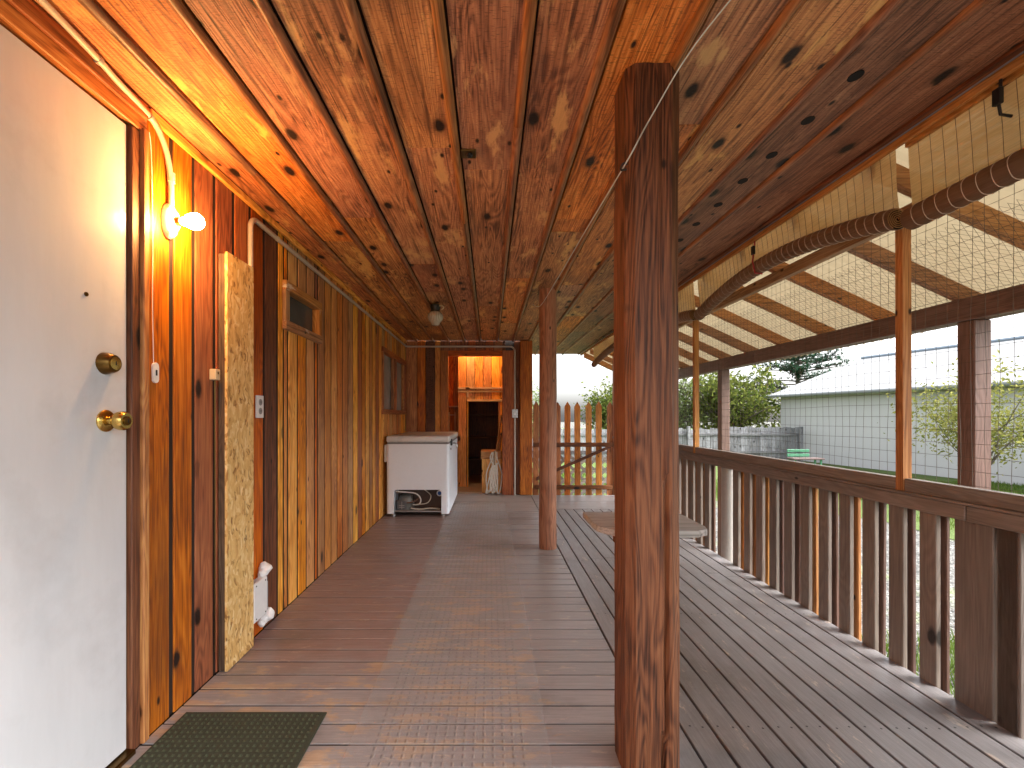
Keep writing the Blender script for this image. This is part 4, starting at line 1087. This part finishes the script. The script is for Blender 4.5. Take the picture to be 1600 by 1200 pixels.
# neighbour's pale building
nbld = empty('neighbour_building', (12, 12, -.5), 'long pale grey neighbouring building with low roof', 'building')
P0 = Vector((11.0, 17.2)); P1 = Vector((14.9, -4.6)); dirv = (P1 - P0).normalized(); out_ = Vector((-dirv.y, dirv.x))
if out_.x > 0: out_ = -out_
inn = -out_
def q3(p, z): return (p.x, p.y, z)
def wall_mat():
    m, t, out = new_mat('pale_siding')
    tc = nd(t, 'TexCoord'); co = tc.outputs['Object']; n_ = noise_n(t, co, .6, 5, .6); n2_ = noise_n(t, co, 60, 4, .6)
    c = mixc(t, n_, (.46, .45, .455), (.51, .50, .505)); finish(t, out, c, .8, n2_, .3, .004, 0, .3); return m
M_sid = wall_mat()
depth = 8.0
g = G(); A, B, C, D = P0, P1, P1 + inn * depth, P0 + inn * depth
g.add([q3(A, -.55), q3(B, -.55), q3(C, -.55), q3(D, -.55), q3(A, 1.93), q3(B, 1.93), q3(C, 1.93), q3(D, 1.93), q3(P0 + inn * depth / 2, 3.30), q3(P1 + inn * depth / 2, 3.30)],
      [(0, 1, 5, 4), (1, 2, 6, 9, 5), (2, 3, 7, 6), (3, 0, 4, 8, 7)]); g.build('wall', M_sid, nbld)
g = G(); e = .35; oA = P0 + out_ * e - dirv * .3; oB = P1 + out_ * e + dirv * .3; rA = P0 + inn * depth / 2 - dirv * .3; rB = P1 + inn * depth / 2 + dirv * .3; bA = P0 + inn * (depth + e) - dirv * .3; bB = P1 + inn * (depth + e) + dirv * .3
ze = 1.93 - .12
g.add([q3(oA, ze), q3(oB, ze), q3(rB, 3.32), q3(rA, 3.32), q3(bA, ze), q3(bB, ze), q3(oA, ze + .06), q3(oB, ze + .06), q3(rB, 3.40), q3(rA, 3.40), q3(bA, ze + .06), q3(bB, ze + .06)],
      [(0, 1, 2, 3), (3, 2, 5, 4), (6, 9, 8, 7), (9, 10, 11, 8), (0, 6, 7, 1), (4, 5, 11, 10), (0, 3, 9, 6), (3, 4, 10, 9), (1, 7, 8, 2), (2, 8, 11, 5)])
ro = g.build('roof', plain('pale_roof', (.21, .215, .22), .6, 0, .1, 30, .06), nbld)
g = G(); g.tube([q3(oA + out_ * .06, ze + .04), q3(oB + out_ * .06, ze + .04)], .055, 8); g.build('gutter', plain('grey_gutter', (.22, .23, .24), .5), ro, True)
g = G(); g.tube([q3(rA, 3.43), q3(rB, 3.43)], .06, 6); g.build('ridge_cap', plain('blue_ridge', (.22, .27, .33), .5), ro, True)
# board fence
fe = empty('board_fence', (6, 16, -.5), 'weathered grey board fence in front of the green trees', 'fence')
x = -3.0; i = 0
while x < 10.85:
    wd = .136; top = .66 + rng.uniform(-.03, .03) + (.06 if x > 8.2 else 0)
    o = box('fence_board', (x, x + wd - .006), (15.98, 16.0), (-.48, top), greyw('Z'), fe, .003); o.rotation_euler = (0, R(rng.uniform(-.6, .6)), 0); x += wd
for z in (-.2, .42): box('fence_rail', (-3, 10.9), (15.94, 15.977), (z, z + .085), greyw('X'), fe, .003)
for x in (-2.9, -.4, 2.1, 4.6, 6.9, 8.25, 10.82): box('fence_post', (x, x + .1), (15.86, 15.958) if False else (15.84, 15.938), (-.5, .74), greyw('Z'), fe, .004)

def tree(name, label, base, trunk_top, centre, rad, nbr, nleaf, lsize, mat, seed, tr=.07, flat=1.0, clump=.28, droop=0):
    rs = random.Random(seed); root = empty(name, base, label, 'tree')
    g = G(); b0 = Vector(base); tt = Vector(trunk_top); cc = Vector(centre)
    mid_ = b0.lerp(tt, .5) + Vector((rs.uniform(-.08, .08), rs.uniform(-.08, .08), 0)) * (tt - b0).length
    g.tube(smooth_path([b0, mid_, tt], 5), [tr * (1 - .55 * i / 10) for i in range(11)], 8)
    ends = []
    for i in range(nbr):
        while True:
            d = Vector((rs.uniform(-1, 1), rs.uniform(-1, 1), rs.uniform(-1, 1)))
            if .35 < d.length < 1: break
        e_ = cc + Vector((d.x * rad[0], d.y * rad[1], d.z * rad[2]))
        s_ = b0.lerp(tt, rs.uniform(.3, 1.0)); m_ = s_.lerp(e_, .5) + Vector((rs.uniform(-.22, .22), rs.uniform(-.22, .22), rs.uniform(-.05, .22))) * (e_ - s_).length
        pts = smooth_path([s_, m_, e_], 4); g.tube(pts, [tr * .42 * (1 - .85 * k_ / (len(pts) - 1)) for k_ in range(len(pts))], 5)
        ends += [e_, m_.lerp(e_, .5)] + ([m_] if rs.random() < .5 else [])
    g.build('trunk', M_bark, root, True)
    lv = []; lf = []
    for i in range(nleaf):
        c_ = rs.choice(ends); sg = clump * min(rad)
        p_ = c_ + Vector((rs.gauss(0, sg), rs.gauss(0, sg), rs.gauss(0, sg * flat)))
        u = Vector((rs.uniform(-1, 1), rs.uniform(-1, 1), rs.uniform(-1, 1) * flat)).normalized(); v_ = u.cross(Vector((rs.uniform(-1, 1), rs.uniform(-1, 1), rs.uniform(-1, 1)))).normalized()
        s_ = lsize * rs.uniform(.6, 1.3); n_ = len(lv)
        lv += [tuple(p_ - u * s_), tuple(p_ + v_ * s_ * .45), tuple(p_ + u * s_), tuple(p_ - v_ * s_ * .45)]; lf.append((n_, n_ + 1, n_ + 2, n_ + 3))
    me = mesh_from('crown', lv, lf, mat); o = link('crown', me, root, (0, 0, 0))
    return root
M_bark = plain('tree_bark', (.10, .08, .06), .9, 0, .5, 30, .3)
L_yel = leaf_mat('spring_leaf', (.035, .06, .012), (.17, .19, .045))
L_lt = leaf_mat('pale_leaf', (.09, .13, .04), (.22, .26, .11))
L_pine = leaf_mat('pine_needles', (.018, .05, .03), (.05, .10, .06), .2)
L_small = leaf_mat('small_tree_leaf', (.10, .12, .025), (.27, .26, .08))
tree('leafy_tree', 'dense yellow-green leafy tree behind the weathered board fence', (10.1, 19, -.5), (10.1, 19, 1.5), (10.2, 19, 1.75), (2.0, 1.8, 1.7), 75, 6500, .10, L_yel, 3, .10, 1, .12)
tree('leafy_tree', 'thin pale-leaved tree with sky showing through its crown', (8.4, 20, -.5), (8.5, 20, 1.6), (8.6, 20, 1.7), (1.6, 1.5, 1.7), 55, 4500, .07, L_lt, 5, .08, 1, .22)
tree('leafy_tree', 'bright green tree seen over the picket gate', (4.4, 17.5, -.5), (4.5, 17.5, 1.2), (4.7, 17.5, 1.1), (1.0, 1.0, 1.25), 50, 5000, .07, L_yel, 8, .07, 1, .22)
tree('leafy_tree', 'slender pale tree showing between wall corner and round post', (1.25, 14.8, -.5), (1.3, 14.8, 1.2), (1.4, 14.8, 1.3), (.6, .6, .9), 30, 1500, .05, L_lt, 18, .05, 1, .22)
tree('garden_tree', 'small sparse young tree in front of the pale building', (8.45, 7.9, -.5), (8.75, 8.0, .95), (8.85, 8.0, 1.30), (1.5, 1.0, .70), 34, 5600, .036, L_small, 14, .032, 1, .26)
# pine: tiers of flattened sprays
pr = empty('pine_tree', (21.3, 31, -.5), 'dark green pine with layered branches behind the pale roof', 'tree')
rs = random.Random(4); g = G(); g.tube([(21.0, 31, -.5), (21.0, 31, 5.9)], [.22, .06], 8); lv = []; lf = []
for i in range(90):
    z = 1.4 + 4.6 * (i / 90); a = rs.uniform(0, 6.28); L = 3.9 * max(.15, 1 - (max(0, z - 3.0) / 3.2) ** 2) * rs.uniform(.6, 1.05)
    p0 = Vector((21.0, 31, z)); p1 = p0 + Vector((math.cos(a) * L, math.sin(a) * L, L * .12)); g.tube([p0, p0.lerp(p1, .6) + Vector((0, 0, -.05)), p1], [.05, .03, .01], 5)
    for k_ in range(34):
        c_ = p0.lerp(p1, rs.uniform(.3, 1.03)) + Vector((rs.gauss(0, .16), rs.gauss(0, .16), rs.gauss(.03, .06)))
        for q in range(9):
            u = Vector((rs.uniform(-1, 1), rs.uniform(-1, 1), rs.uniform(-.2, .8))).normalized(); v_ = u.cross(Vector((0, 0, 1))).normalized() * .03; s_ = rs.uniform(.15, .28); n_ = len(lv)
            lv += [tuple(c_ - v_), tuple(c_ + v_), tuple(c_ + u * s_)]; lf.append((n_, n_ + 1, n_ + 2))
g.build('trunk', M_bark, pr, True)
link('crown', mesh_from('crown', lv, lf, L_pine), pr, (0, 0, 0))
# grass
def grass(nm, area, cnt, h, seed):
    rs = random.Random(seed); lv = []; lf = []
    for i in range(cnt):
        x = rs.uniform(area[0], area[1]); y = rs.uniform(area[2], area[3]); a = rs.uniform(0, 6.28); hh = h * rs.uniform(.5, 1.3); dx, dy = math.cos(a) * .006, math.sin(a) * .006; n_ = len(lv)
        if noise.noise(Vector((x * .8, y * .8, seed))) < -.25: continue
        lv += [(x - dx, y - dy, -.495), (x + dx, y + dy, -.495), (x + rs.uniform(-.4, .4) * hh, y + rs.uniform(-.4, .4) * hh, -.495 + hh)]; lf.append((n_, n_ + 1, n_ + 2))
    o = link(nm, mesh_from(nm, lv, lf, L_grass)); o['kind'] = 'stuff'; o['label'] = 'short green lawn grass'; return o
L_grass = leaf_mat('grass_blade', (.06, .115, .02), (.16, .22, .05), .4)
grass('grass', (.7, 6, 8.3, 13), 26000, .07, 2)
grass('grass', (6.5, 12.5, 3.5, 11), 30000, .08, 3)
grass('weeds', (2.6, 3.6, .9, 3.2), 2500, .14, 7)
bench = empty('garden_bench', (8.3, 12.3, -.5), 'small green garden bench by the end of the fence', 'bench')
for dz in (.0, .12): box('backrest', (8.15, 8.75), (12.45, 12.475), (.22 + dz - .22, .30 + dz - .22), plain('green_paint', (.06, .22, .12), .5), bench, .004)
box('seat', (8.12, 8.95), (12.15, 12.45), (-.06, -.02), plain('dark_slat', (.10, .06, .055), .6), bench, .004)
for xx in (8.17, 8.86):
    for yy_ in (12.18, 12.40): box('leg', (xx, xx + .04), (yy_, yy_ + .04), (-.5, -.061), plain('green_paint', (0, 0, 0)), bench, .003)
